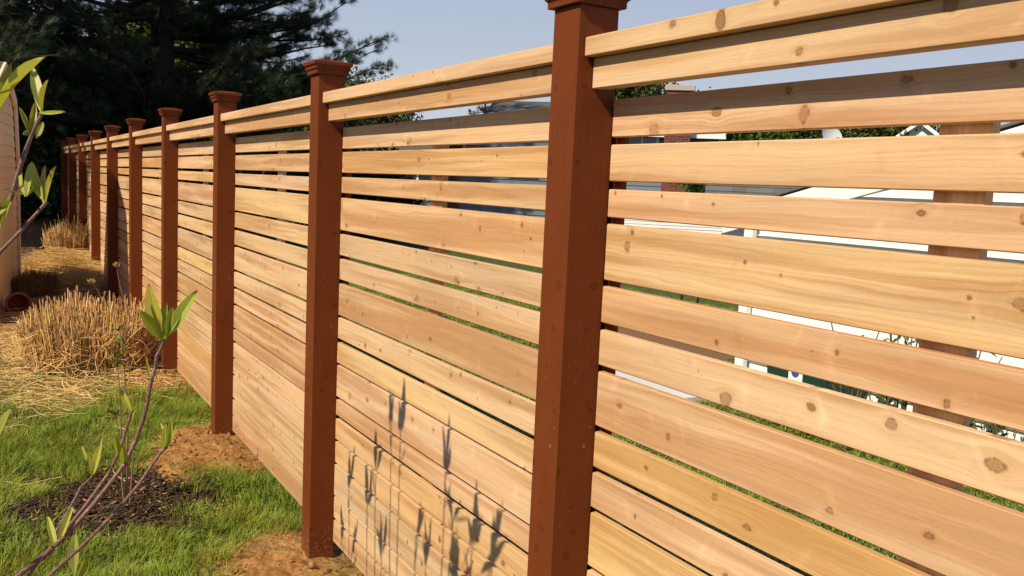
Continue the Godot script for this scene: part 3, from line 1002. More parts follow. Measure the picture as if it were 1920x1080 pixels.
func make_shrub() -> void:
	var root := w3(-0.05, -1.68, -2.0)
	var o := thing("budding_shrub", "young shrub with bare brown stems and opening lime green leaf buds", "shrub", root)
	var bark := StandardMaterial3D.new()
	bark.albedo_color = Color.WHITE
	bark.roughness = 0.6
	var n := noise(0.05, 77, 4)
	var im := n.get_seamless_image(128, 256)
	var out := Image.create(128, 256, false, Image.FORMAT_RGB8)
	for y in 256:
		for x in 128:
			var g := im.get_pixel(x, y).r
			var d := im.get_pixel((x * 3) % 128, (y * 7) % 256).r
			var c := Color(0.15, 0.065, 0.045).lerp(Color(0.30, 0.19, 0.14), smoothstep(0.5, 0.8, g)).lerp(Color(0.045, 0.022, 0.02), smoothstep(0.55, 0.8, d) * 0.7)
			out.set_pixel(x, y, c.linear_to_srgb())
	bark.albedo_texture = ImageTexture.create_from_image(out)
	bark.uv1_scale = Vector3(1, 6, 1)
	var stems := [
		[-0.05, -1.68, -1.90, 0.012, -0.01, -1.15, -1.92, 0.010, 0.026, -0.813, -1.950, 0.0078, 0.084, -0.792, -1.998, 0.0076, 0.132, -0.760, -2.026, 0.0066, 0.179, -0.714, -2.042, 0.0066, 0.210, -0.678, -2.049, 0.0067, 0.247, -0.636, -2.065, 0.0067, 0.272, -0.589, -2.082, 0.0068, 0.286, -0.546, -2.080, 0.0062, 0.296, -0.501, -2.079, 0.0062, 0.302, -0.461, -2.078, 0.0056, 0.312, -0.432, -2.087, 0.0056, 0.315, -0.406, -2.086, 0.0050, 0.325, -0.385, -2.085, 0.0050, 0.329, -0.370, -2.084, 0.0046],
		[-0.02, -1.68, -2.05, 0.009, 0.01, -1.2, -2.08, 0.007, 0.056, -0.875, -2.099, 0.0049, 0.098, -0.826, -2.118, 0.0050, 0.149, -0.780, -2.145, 0.0051, 0.183, -0.744, -2.162, 0.0051, 0.228, -0.691, -2.188, 0.0052, 0.245, -0.652, -2.186, 0.0045, 0.261, -0.617, -2.205, 0.0046, 0.274, -0.573, -2.203, 0.0046, 0.279, -0.553, -2.202, 0.0039],
		[-0.03, -1.68, -1.80, 0.009, 0.02, -1.1, -1.82, 0.007, 0.077, -0.781, -1.848, 0.0044, 0.149, -0.740, -1.894, 0.0045, 0.211, -0.700, -1.939, 0.0046, 0.265, -0.657, -1.982, 0.0047, 0.298, -0.615, -1.998, 0.0042, 0.310, -0.602, -2.006, 0.0042, 0.324, -0.589, -2.004, 0.0042],
		[0.084, -0.83, -2.09, 0.0037, 0.118, -0.791, -2.137, 0.0038, 0.155, -0.741, -2.174, 0.0038, 0.170, -0.719, -2.193, 0.0039, 0.196, -0.702, -2.211, 0.0039],
		[-0.10, -1.68, -2.10, 0.014, -0.10, -0.9, -2.18, 0.011, -0.055, -0.45, -2.2, 0.009, -0.021, -0.240, -2.200, 0.0078, 0.015, -0.138, -2.200, 0.0071, 0.043, -0.066, -2.200, 0.0065, 0.056, -0.016, -2.199, 0.0065, 0.069, 0.027, -2.199, 0.0058, 0.084, 0.070, -2.198, 0.0052, 0.092, 0.089, -2.198, 0.0052, 0.101, 0.109, -2.198, 0.0045],
		[-0.055, -0.45, -2.2, 0.008, -0.05, -0.30, -2.15, 0.006, 0.019, -0.182, -2.150, 0.0051, 0.058, -0.137, -2.149, 0.0044, 0.076, -0.114, -2.149, 0.0044, 0.088, -0.099, -2.148, 0.0038, 0.100, -0.084, -2.148, 0.0051, 0.106, -0.076, -2.147, 0.0044]]
	# stems of the same shrub that stand just left of the picture and throw their shadows on the fence
	for e in [[-0.12, -2.5, -0.08, 0.47, -2.68], [-0.18, -2.5, -0.10, 0.48, -2.59], [-0.14, -2.6, -0.09, 0.25, -2.82], [-0.12, -2.2, -0.07, 0.40, -2.22], [-0.25, -2.8, -0.15, 0.15, -3.09], [-0.10, -2.7, -0.05, 0.05, -2.91], [-0.16, -2.1, -0.10, 0.27, -2.01], [-0.22, -2.0, -0.15, 0.32, -1.87], [-0.2, -2.8, -0.10, -0.16, -3.06], [-0.3, -2.3, -0.20, 0.24, -2.40], [-0.2, -2.3, -0.12, 0.08, -2.33], [-0.3, -2.2, -0.20, 0.21, -2.10], [-0.25, -2.9, -0.15, -0.11, -3.17], [-0.15, -2.6, -0.08, -0.08, -2.74]]:
		stems.append([e[0], -1.68, e[1], 0.010, lerpf(e[0], e[2], 0.3), lerpf(-1.68, e[3], 0.45), lerpf(e[1], e[4], 0.5), 0.008, lerpf(e[0], e[2], 0.8), lerpf(-1.68, e[3], 0.78), lerpf(e[1], e[4], 0.9), 0.006, e[2], e[3] - 0.06, e[4], 0.005, e[2], e[3], e[4], 0.005])
	for s in stems:
		var c := chain(s)
		var b := MB.new()
		for k in c[0].size(): c[0][k] -= root
		for k in c[1].size(): c[1][k] *= 0.78
		b.tube(c[0], c[1], 8)
		put("stem", b.mesh(false), bark, o)
	var leaves := [
		[0.328, -0.373, -2.084, 0.307, -0.249, -2.118, 0.046], [0.327, -0.373, -2.084, 0.270, -0.292, -2.042, 0.034], [0.330, -0.373, -2.084, 0.395, -0.252, -2.032, 0.034],
		[0.329, -0.370, -2.084, 0.299, -0.277, -2.028, 0.017], [0.330, -0.370, -2.084, 0.330, -0.296, -2.104, 0.020], [0.334, -0.370, -2.083, 0.343, -0.286, -2.052, 0.021],
		[0.332, -0.368, -2.084, 0.338, -0.285, -2.083, 0.017], [0.302, -0.456, -2.078, 0.291, -0.391, -2.039, 0.011], [0.303, -0.449, -2.078, 0.328, -0.449, -2.115, 0.009],
		[0.278, -0.555, -2.203, 0.258, -0.505, -2.235, 0.018], [0.279, -0.555, -2.202, 0.269, -0.497, -2.163, 0.014], [0.280, -0.556, -2.202, 0.288, -0.530, -2.221, 0.010],
		[0.248, -0.649, -2.186, 0.233, -0.584, -2.137, 0.020], [0.246, -0.633, -2.065, 0.239, -0.583, -2.036, 0.020],
		[0.323, -0.591, -2.004, 0.330, -0.528, -1.993, 0.016], [0.323, -0.591, -2.004, 0.347, -0.541, -2.020, 0.020], [0.322, -0.591, -2.004, 0.322, -0.525, -1.974, 0.016],
		[0.319, -0.589, -2.005, 0.283, -0.567, -1.960, 0.018], [0.322, -0.589, -2.004, 0.315, -0.548, -2.056, 0.013],
		[0.196, -0.702, -2.211, 0.220, -0.611, -2.229, 0.018], [0.195, -0.702, -2.211, 0.189, -0.623, -2.172, 0.016], [0.195, -0.699, -2.211, 0.172, -0.629, -2.253, 0.014], [0.197, -0.702, -2.211, 0.215, -0.621, -2.189, 0.015],
		[0.008, 0.076, -2.000, 0.104, 0.187, -1.847, 0.048], [0.101, 0.109, -2.198, 0.086, 0.209, -2.248, 0.024], [0.101, 0.109, -2.198, 0.097, 0.219, -2.278, 0.018], [0.103, 0.109, -2.198, 0.117, 0.177, -2.147, 0.030],
		[0.096, 0.110, -2.198, 0.146, 0.108, -2.095, 0.009], [0.076, 0.068, -2.199, 0.057, 0.120, -2.199, 0.014], [0.077, 0.068, -2.199, 0.088, 0.133, -2.218, 0.018], [0.076, 0.070, -2.199, 0.058, 0.058, -2.119, 0.012], [0.090, 0.056, -2.198, 0.105, 0.092, -2.238, 0.011],
		[-0.001, 0.068, -2.100, 0.044, 0.200, -2.050, 0.027], [0.102, -0.082, -2.148, 0.085, 0.006, -2.198, 0.027], [0.104, -0.080, -2.147, 0.126, -0.001, -2.056, 0.026], [0.103, -0.080, -2.148, 0.110, -0.001, -2.197, 0.018],
		[0.067, -0.066, -2.149, 0.067, -0.004, -2.219, 0.015], [0.069, -0.066, -2.149, 0.081, 0.005, -2.179, 0.016], [0.069, -0.063, -2.149, 0.022, -0.058, -2.100, 0.010], [0.069, -0.066, -2.149, 0.105, -0.039, -2.177, 0.012],
		[0.010, -0.143, -2.100, 0.043, -0.062, -2.000, 0.036], [-0.008, -0.109, -2.050, 0.043, -0.071, -2.020, 0.027],
		[0.112, -0.779, -2.017, 0.145, -0.708, -2.045, 0.019], [0.109, -0.787, -2.017, 0.098, -0.745, -2.098, 0.015], [0.107, -0.787, -2.017, 0.079, -0.710, -1.948, 0.012], [0.136, -0.817, -1.915, 0.142, -0.727, -1.945, 0.028], [0.138, -0.819, -1.915, 0.157, -0.757, -1.893, 0.019],
		[0.001, -0.516, -1.900, 0.035, -0.451, -1.880, 0.027]]
	for k in range(6, stems.size()):
		var s: Array = stems[k]
		var e := s.size() - 4
		var tip := Vector3(s[e], s[e + 1], s[e + 2])
		for q in 5:
			var d := Vector3(rnd(-0.4, 0.4), rnd(0.8, 1.2), rnd(-0.4, 0.4)).normalized() * rnd(0.09, 0.18)
			leaves.append([tip.x, tip.y, tip.z, tip.x + d.x, tip.y + d.y, tip.z + d.z, rnd(0.030, 0.052)])
		var at := Vector3(s[e - 4], s[e - 3], s[e - 2])
		leaves.append([at.x, at.y - 0.05, at.z, at.x + rnd(-0.05, 0.05), at.y + 0.06, at.z + rnd(-0.06, 0.06), 0.016])
	var lm := tinted(0.50, 0.51, 0.085, 0.42, 0.85, 0.5)
	var im2 := Image.create(64, 128, false, Image.FORMAT_RGB8)
	for y in 128:
		for x in 64:
			var u := x / 63.0 - 0.5
			var vein := absf(fposmod(y / 128.0 * 11.0 - absf(u) * 9.0, 1.0) - 0.5)
			var f := 0.90 + 0.10 * smoothstep(0.0, 0.12, vein)
			if absf(u) < 0.035: f = 1.15
			f *= 0.86
			im2.set_pixel(x, y, Color(f * (1.0 + 0.10 * (y / 128.0 - 0.5)), f, f * 0.95).linear_to_srgb())
	lm.albedo_texture = ImageTexture.create_from_image(im2)
	for l in leaves:
		var b := MB.new()
		var v := rnd(0.72, 1.12)
		b.col = Color(v * rnd(0.85, 1.12), v, v * rnd(0.7, 1.5))
		var base := w3(l[0], l[1], l[2]) - root
		var tip := w3(l[3], l[4], l[5]) - root
		var face := Vector3(rnd(-0.9, 0.3), rnd(0.0, 0.6), rnd(0.2, 1.0))
		b.leaf(base, tip, l[6] * 0.88, face, rnd(0.35, 0.85), rnd(-0.03, 0.06), 0.16 if l[6] > 0.02 else 0.06)
		put("leaf", b.mesh(), lm, o)

func small_plants() -> void:
	# thin twiggy plant in the mulch
	var root := w3(0.57, -1.665, -4.72)
	var o := thing("twiggy_sapling", "thin twiggy sapling with tiny green leaves growing in the mulch", "sapling", root)
	var bark := paint(0.20, 0.15, 0.075, 0.8)
	for s in [
		[0.562, -1.68, -4.717, 0.005, 0.552, -1.533, -4.718, 0.0045, 0.550, -1.342, -4.718, 0.004, 0.547, -1.183, -4.728, 0.003, 0.538, -0.995, -4.730, 0.0025, 0.520, -0.943, -4.742, 0.002, 0.517, -0.879, -4.752, 0.002, 0.529, -0.792, -4.751, 0.0015],
		[0.573, -1.68, -4.725, 0.008, 0.575, -1.483, -4.725, 0.007, 0.581, -1.271, -4.745, 0.0055, 0.576, -1.086, -4.765, 0.004, 0.567, -0.951, -4.766, 0.003, 0.562, -0.844, -4.767, 0.002],
		[0.585, -1.68, -4.704, 0.005, 0.597, -1.479, -4.702, 0.004, 0.607, -1.365, -4.701, 0.002],
		[0.550, -1.342, -4.718, 0.003, 0.519, -1.198, -4.691, 0.002, 0.493, -1.126, -4.674, 0.0015]]:
		var c := chain(s)
		for k in c[0].size(): c[0][k] -= root
		var b := MB.new()
		b.tube(c[0], c[1], 6)
		put("twig", b.mesh(false), bark, o)
		var lb := MB.new()
		for k in 26:
			var q: Vector3 = c[0][rng.randi_range(3, c[0].size() - 1)] + Vector3(rnd(-0.012, 0.012), rnd(-0.03, 0.03), rnd(-0.012, 0.012))
			if q.y < 0.25: continue
			var d := (rdir() + UP * 0.6).normalized() * rnd(0.014, 0.028)
			lb.col = Color.WHITE * rnd(0.7, 1.2)
			lb.leaf(q, q + d, rnd(0.008, 0.014), rdir(), 0.3, 0.05, 0.1, 3)
		if lb.v.size() > 0:
			put("leaves", lb.mesh(), tinted(0.20, 0.27, 0.04, 0.5, 0.6), o).set_meta("kind", "stuff")
	# dried flower heads on stalks rising out of the grass clump
	var dry := paint(0.42, 0.27, 0.09, 0.8)
	var stalk := paint(0.22, 0.16, 0.07, 0.8)
	var heads := [["tall dried flower head standing above the straw clump before the shaded post", [0.957, -1.066, -8.043, 0.004, 0.933, -0.977, -8.046, 0.004, 0.917, -0.888, -8.048, 0.0035, 0.906, -0.80, -8.049, 0.003]],
		["shorter dried flower head leaning left at the back of the straw clump", [0.779, -1.051, -7.962, 0.004, 0.749, -0.977, -7.965, 0.0035, 0.710, -0.925, -7.968, 0.003]],
		["dried flower head in front of the straw clump near its right side", [0.90, -1.56, -7.20, 0.004, 0.862, -1.324, -7.210, 0.004, 0.845, -1.263, -7.211, 0.0035, 0.827, -1.185, -7.214, 0.003]]]
	for e in heads:
		var c := chain(e[1])
		var foot: Vector3 = c[0][0]
		var f := thing("dried_flower", e[0], "dried flower", foot, "dried flower heads by the straw clump")
		for k in c[0].size(): c[0][k] -= foot
		var b := MB.new()
		b.tube(c[0], c[1], 5)
		put("stalk", b.mesh(false), stalk, f)
		var hb := MB.new()
		var top: Vector3 = c[0][c[0].size() - 1]
		for k in 34:
			var d := (Vector3(rnd(-1, 1), rnd(0.1, 1.0), rnd(-1, 1))).normalized()
			hb.leaf(top + d * 0.004, top + d * rnd(0.03, 0.052), 0.011, rdir(), 0.4, 0.1, 0.05, 3)
		put("flower_head", hb.mesh(false), dry, f)

# ------------------------------------------------------------------ buildings
func shingle_slope(b: MB, a: Vector3, along: Vector3, up: Vector3, rows: int, lift: Vector3) -> void:
	for k in rows:
		var q0 := float(k) / rows
		var q1 := float(k + 1) / rows
		var p := a + up * q0
		var t := a + up * q1
		var n := 18
		for j in n:
			var u0 := float(j) / n
			var u1 := float(j + 1) / n
			var v := rnd(0.75, 1.2)
			b.col = Color(v, v, v)
			var h := lift * rnd(0.8, 1.2)
			b.quad(p + along * u0 + h, p + along * u1 + h, t + along * u1, t + along * u0)
			b.quad(p + along * u0, p + along * u1, p + along * u1 + h, p + along * u0 + h)

# a plain gabled house: ridge along its own x, front towards +z; walls clad in lap siding
func house(called: String, label: String, at: Vector3, turn: float, w: float, d: float, wall: float, rise: float, siding: Material, roof: Material, white: Material, exposure: float) -> Node3D:
	var o := thing(called, label, "house", at, "", turn)
	var b := MB.new()
	b.box(Vector3(0, wall * 0.5 - 0.3, 0), Vector3(w, wall + 0.6, d), 0.01)
	for s in [-1, 1]:
		b.triangle(Vector3(s * w * 0.5, wall, -d * 0.5), Vector3(s * w * 0.5, wall + rise, 0), Vector3(s * w * 0.5, wall, d * 0.5))
	put("wall", b.mesh(false), siding, o)
	var sb := MB.new()
	var n := int(wall / exposure)
	for k in n:
		var y := k * exposure
		var v := rnd(0.93, 1.05)
		sb.col = Color(v, v, v)
		for s in [1, -1]:
			sb.quad(Vector3(-w * 0.5, y, s * (d * 0.5 + 0.025)), Vector3(w * 0.5, y, s * (d * 0.5 + 0.025)), Vector3(w * 0.5, y + exposure, s * (d * 0.5 + 0.006)), Vector3(-w * 0.5, y + exposure, s * (d * 0.5 + 0.006)))
			sb.quad(Vector3(-w * 0.5, y, s * (d * 0.5 + 0.002)), Vector3(w * 0.5, y, s * (d * 0.5 + 0.002)), Vector3(w * 0.5, y, s * (d * 0.5 + 0.025)), Vector3(-w * 0.5, y, s * (d * 0.5 + 0.025)))
			sb.quad(Vector3(s * (w * 0.5 + 0.025), y, -d * 0.5), Vector3(s * (w * 0.5 + 0.025), y, d * 0.5), Vector3(s * (w * 0.5 + 0.006), y + exposure, d * 0.5), Vector3(s * (w * 0.5 + 0.006), y + exposure, -d * 0.5))
	put("siding", sb.mesh(), siding, o).set_meta("kind", "stuff")
	var rb := MB.new()
	var ov := 0.3
	var sl := rise / (d * 0.5)
	for s in [1, -1]:
		var a := Vector3(-s * (w * 0.5 + ov), wall - ov * sl, s * (d * 0.5 + ov))
		var up := Vector3(0, rise + ov * sl, -s * (d * 0.5 + ov))
		shingle_slope(rb, a, Vector3(s * (w + 2 * ov), 0, 0), up, int(up.length() / 0.16), Vector3(0, 0.018, s * 0.006))
	put("roof", rb.mesh(), roof, o)
	var tb := MB.new()
	for s in [1, -1]:
		tb.box(Vector3(0, wall - ov * sl - 0.09, s * (d * 0.5 + ov - 0.02)), Vector3(w + 2 * ov - 0.02, 0.16, 0.03), 0.004)
		for q in [1, -1]:
			var m := Vector3(s * (w * 0.5 + ov - 0.03), wall + (rise - ov * sl) * 0.5 - 0.09, q * (d * 0.5 + ov) * 0.5)
			tb.box(m, Vector3(0.03, 0.15, sqrt(pow(d * 0.5 + ov, 2) + pow(rise + ov * sl, 2))), 0.004, Basis(Vector3.RIGHT, q * atan2(rise + ov * sl, d * 0.5 + ov)))
	put("trim", tb.mesh(false), white, o)
	return o

func window(parent: Node3D, at: Vector3, w: float, h: float, white: Material, glass: Material, turn := 0.0) -> void:
	var x := Basis(UP, turn)
	var b := MB.new()
	for s in [-1, 1]:
		b.box(x * Vector3(s * w * 0.5, 0, 0), Vector3(0.08, h + 0.16, 0.08), 0.004, x)
		b.box(x * Vector3(0, s * (h * 0.5 + 0.04), 0), Vector3(w - 0.082, 0.08, 0.078), 0.004, x)
	b.box(x * Vector3(0, 0, 0), Vector3(w - 0.082, 0.05, 0.05), 0.004, x)
	b.box(x * Vector3(0, 0, -0.002), Vector3(0.04, h - 0.002, 0.046), 0.004, x)
	var f := put("window", b.mesh(false), white, parent, at)
	var g := MB.new()
	g.box(Vector3.ZERO, Vector3(w - 0.02, h - 0.01, 0.02), 0.002, x)
	put("pane", g.mesh(false), glass, f)

func brick_texture() -> ImageTexture:
	var im := Image.create(256, 256, false, Image.FORMAT_RGB8)
	var r := RandomNumberGenerator.new()
	r.seed = 4
	im.fill(Color(0.42, 0.35, 0.31))
	for j in 16:
		for k in 8:
			var v := r.randf_range(0.75, 1.15)
			var c := Color(0.44 * v, 0.21 * v, 0.165 * v)
			var x := k * 32 + (16 if j % 2 else 0)
			im.fill_rect(Rect2i(x % 256, j * 16 + 2, mini(29, 256 - x % 256), 13), c)
			if x % 256 + 29 > 256: im.fill_rect(Rect2i(0, j * 16 + 2, 13, 13), c)
	return ImageTexture.create_from_image(im)

func shed() -> void:
	# a small gambrel shed left of the path; its gable end faces the fence
	var at := w3(0.0, -1.53, -9.95)
	var o := thing("garden_shed", "cream lap sided garden shed with gambrel gable at the left edge", "shed", at, "", -0.1218)
	var cream := tinted(0.78, 0.56, 0.27, 0.6)
	var trim := paint(0.80, 0.62, 0.38, 0.6)
	var roofm := paint(0.075, 0.07, 0.065, 0.9)
	# outline in (u along the wall towards the far corner, height above the base)
	var out := [Vector2(0.0, -0.1), Vector2(0.0, 1.30), Vector2(0.26, 2.22), Vector2(1.19, 2.55), Vector2(2.12, 2.22), Vector2(2.40, 1.30), Vector2(2.40, -0.1)]
	var deep := 2.0
	var b := MB.new()
	for x in [-0.012, -deep]:
		for k in range(1, out.size() - 1):
			b.triangle(Vector3(x, out[0].y, -out[0].x), Vector3(x, out[k].y, -out[k].x), Vector3(x, out[k + 1].y, -out[k + 1].x))
	for k in [0, 5]:
		b.quad(Vector3(-0.012, out[k].y, -out[k].x), Vector3(-deep, out[k].y, -out[k].x), Vector3(-deep, out[k + 1].y, -out[k + 1].x), Vector3(-0.012, out[k + 1].y, -out[k + 1].x))
	put("wall", b.mesh(false), cream, o)
	var e := 0.115
	for k in 22:
		var y0 := k * e
		var y1 := minf(y0 + e, 2.5)
		var span := func(y: float) -> Vector2:
			var lo := 0.0
			var hi := 2.40
			if y > 2.22:
				lo = 0.26 + (y - 2.22) / 0.33 * 0.93; hi = 2.12 - (y - 2.22) / 0.33 * 0.93
			elif y > 1.30:
				lo = (y - 1.30) / 0.92 * 0.26; hi = 2.40 - (y - 1.30) / 0.92 * 0.28
			return Vector2(lo, hi)
		var a: Vector2 = span.call(y0)
		var c: Vector2 = span.call(y1)
		if c.y - c.x < 0.1: continue
		var s := MB.new()
		var v := rnd(0.96, 1.03)
		s.col = Color(v, v, v)
		s.quad(Vector3(0.014, y0, -a.x), Vector3(0.014, y0, -a.y), Vector3(0.003, y1, -c.y), Vector3(0.003, y1, -c.x))
		s.quad(Vector3(-0.01, y0, -a.x), Vector3(-0.01, y0, -a.y), Vector3(0.014, y0, -a.y), Vector3(0.014, y0, -a.x))
		put("clapboard", s.mesh(), cream, o)
	for k in range(1, 5):
		var p0: Vector2 = out[k]
		var p1: Vector2 = out[k + 1]
		if k == 1: p0 += (p0 - p1).normalized() * 0.12
		if k == 4: p1 += (p1 - p0).normalized() * 0.12
		var m := (p0 + p1) * 0.5
		var d := p1 - p0
		var nrm := Vector2(-d.y, d.x).normalized()
		var x := Basis(Vector3.RIGHT, atan2(d.y, d.x))
		var t := MB.new()
		t.box(Vector3(0.031, m.y - nrm.y * 0.02, -(m.x - nrm.x * 0.02)), Vector3(0.03, 0.12, d.length() + 0.01), 0.004, x)
		put("rake_board", t.mesh(false), trim, o)
		var rf := MB.new()
		rf.box(Vector3(-deep * 0.5, m.y + nrm.y * 0.03, -(m.x + nrm.x * 0.03)), Vector3(deep + 0.03, 0.025, d.length() + 0.03), 0.004, x)
		put("roof", rf.mesh(false), roofm, o)
	var cb := MB.new()
	cb.box(Vector3(0.024, 0.62, -2.36), Vector3(0.025, 1.24, 0.09), 0.004)
	put("corner_board", cb.mesh(false), trim, o)
	var cb2 := MB.new()
	cb2.box(Vector3(0.024, 0.62, -0.04), Vector3(0.025, 1.24, 0.09), 0.004)
	put("corner_board", cb2.mesh(false), trim, o)
	# a clay pot on its side and a stone block at the shed's foot
	var pot := thing("clay_pot", "terracotta pot lying on its side at the foot of the shed", "flower pot", w3(0.25, -1.43, -10.55))
	var l := []
	for q in [[0.0, 0.25], [0.085, 0.25], [0.125, 0.03], [0.125, 0.03], [0.142, 0.03], [0.142, -0.02], [0.122, -0.02], [0.10, 0.10], [0.075, 0.235], [0.0, 0.235]]:
		var ring := []
		for j in 20:
			var a := TAU * j / 20
			ring.append(Vector3(cos(a) * q[0], sin(a) * q[0], -q[1]))
		l.append(ring)
	var pm := MB.new()
	pm.rings(l)
	var pp := put("pot_body", pm.mesh(false), paint(0.24, 0.06, 0.025, 0.85), pot)
	pp.rotation = Vector3(0.05, 0.15, 0)
	pp.scale = Vector3.ONE * 0.85
	var st := MB.new()
	st.box(Vector3(0, 0.04, 0), Vector3(0.17, 0.10, 0.20), 0.012, Basis(UP, 0.3))
	tag(put("stone_block", st.mesh(false), paint(0.42, 0.37, 0.27, 0.9), self, w3(0.33, -1.60, -9.9)), "pale stone block on the ground beside the clay pot", "stone")

func white_garage(white: Material) -> void:
	var X := 5.0
	var o := thing("white_garage", "white building with wide lap boards right behind the fence", "garage", w3(X, -1.56, -1.0))
	var far := -4.1
	var near := 4.1
	var eave := 1.44
	var slope := 0.26
	var peak := eave + slope * 4.1
	var b := MB.new()
	b.quad(Vector3(0.06, 0, far), Vector3(0.06, 0, near), Vector3(0.06, eave, near), Vector3(0.06, eave, far))
	b.triangle(Vector3(0.06, eave, far), Vector3(0.06, eave, near), Vector3(0.06, peak, 0))
	b.quad(Vector3(0.06, 0, far), Vector3(6, 0, far), Vector3(6, eave, far), Vector3(0.06, eave, far))
	b.quad(Vector3(0.06, 0, near), Vector3(6, 0, near), Vector3(6, eave, near), Vector3(0.06, eave, near))
	b.quad(Vector3(6, 0, far), Vector3(6, 0, near), Vector3(6, eave, near), Vector3(6, eave, far))
	b.triangle(Vector3(6, eave, far), Vector3(6, eave, near), Vector3(6, peak, 0))
	put("wall", b.mesh(false), white, o)
	var y := 0.0
	var k := 0
	while y < peak - 0.1:
		var y1 := minf(y + 0.32, peak)
		if k == 0: y1 = 0.32
		var cut0 := maxf(0.0, (y - eave) / slope)
		var cut1 := maxf(0.0, (y1 - eave) / slope)
		var s := MB.new()
		s.quad(Vector3(0.022, y, far + 0.09 + cut0), Vector3(0.022, y, near - cut0), Vector3(0.046, y1 + 0.01, near - cut1), Vector3(0.046, y1 + 0.01, far + 0.09 + cut1))
		s.quad(Vector3(0.06, y, far + 0.09 + cut0), Vector3(0.06, y, near - cut0), Vector3(0.022, y, near - cut0), Vector3(0.022, y, far + 0.09 + cut0))
		put("lap_board", s.mesh(false), white, o)
		y = y1
		k += 1
	var c := MB.new()
	c.box(Vector3(0.0, eave * 0.5, far + 0.04), Vector3(0.05, eave, 0.09), 0.004)
	put("corner_board", c.mesh(false), white, o)
	for s in [1, -1]:
		var len := sqrt(4.4 * 4.4 + pow(4.4 * slope, 2))
		var t := MB.new()
		t.box(Vector3(0.020, eave - 0.3 * slope + 4.4 * slope * 0.5 - 0.02, s * -2.2), Vector3(0.016, 0.15, len), 0.004, Basis(Vector3.RIGHT, s * -atan(slope)))
		put("rake_board", t.mesh(false), white, o)
		var r := MB.new()
		r.box(Vector3(3.046, eave - 0.3 * slope + 4.4 * slope * 0.5 + 0.085, s * -2.2), Vector3(6.06, 0.02, len + 0.05), 0.004, Basis(Vector3.RIGHT, s * -atan(slope)))
		put("roof", r.mesh(false), paint(0.12, 0.12, 0.12, 0.9), o)

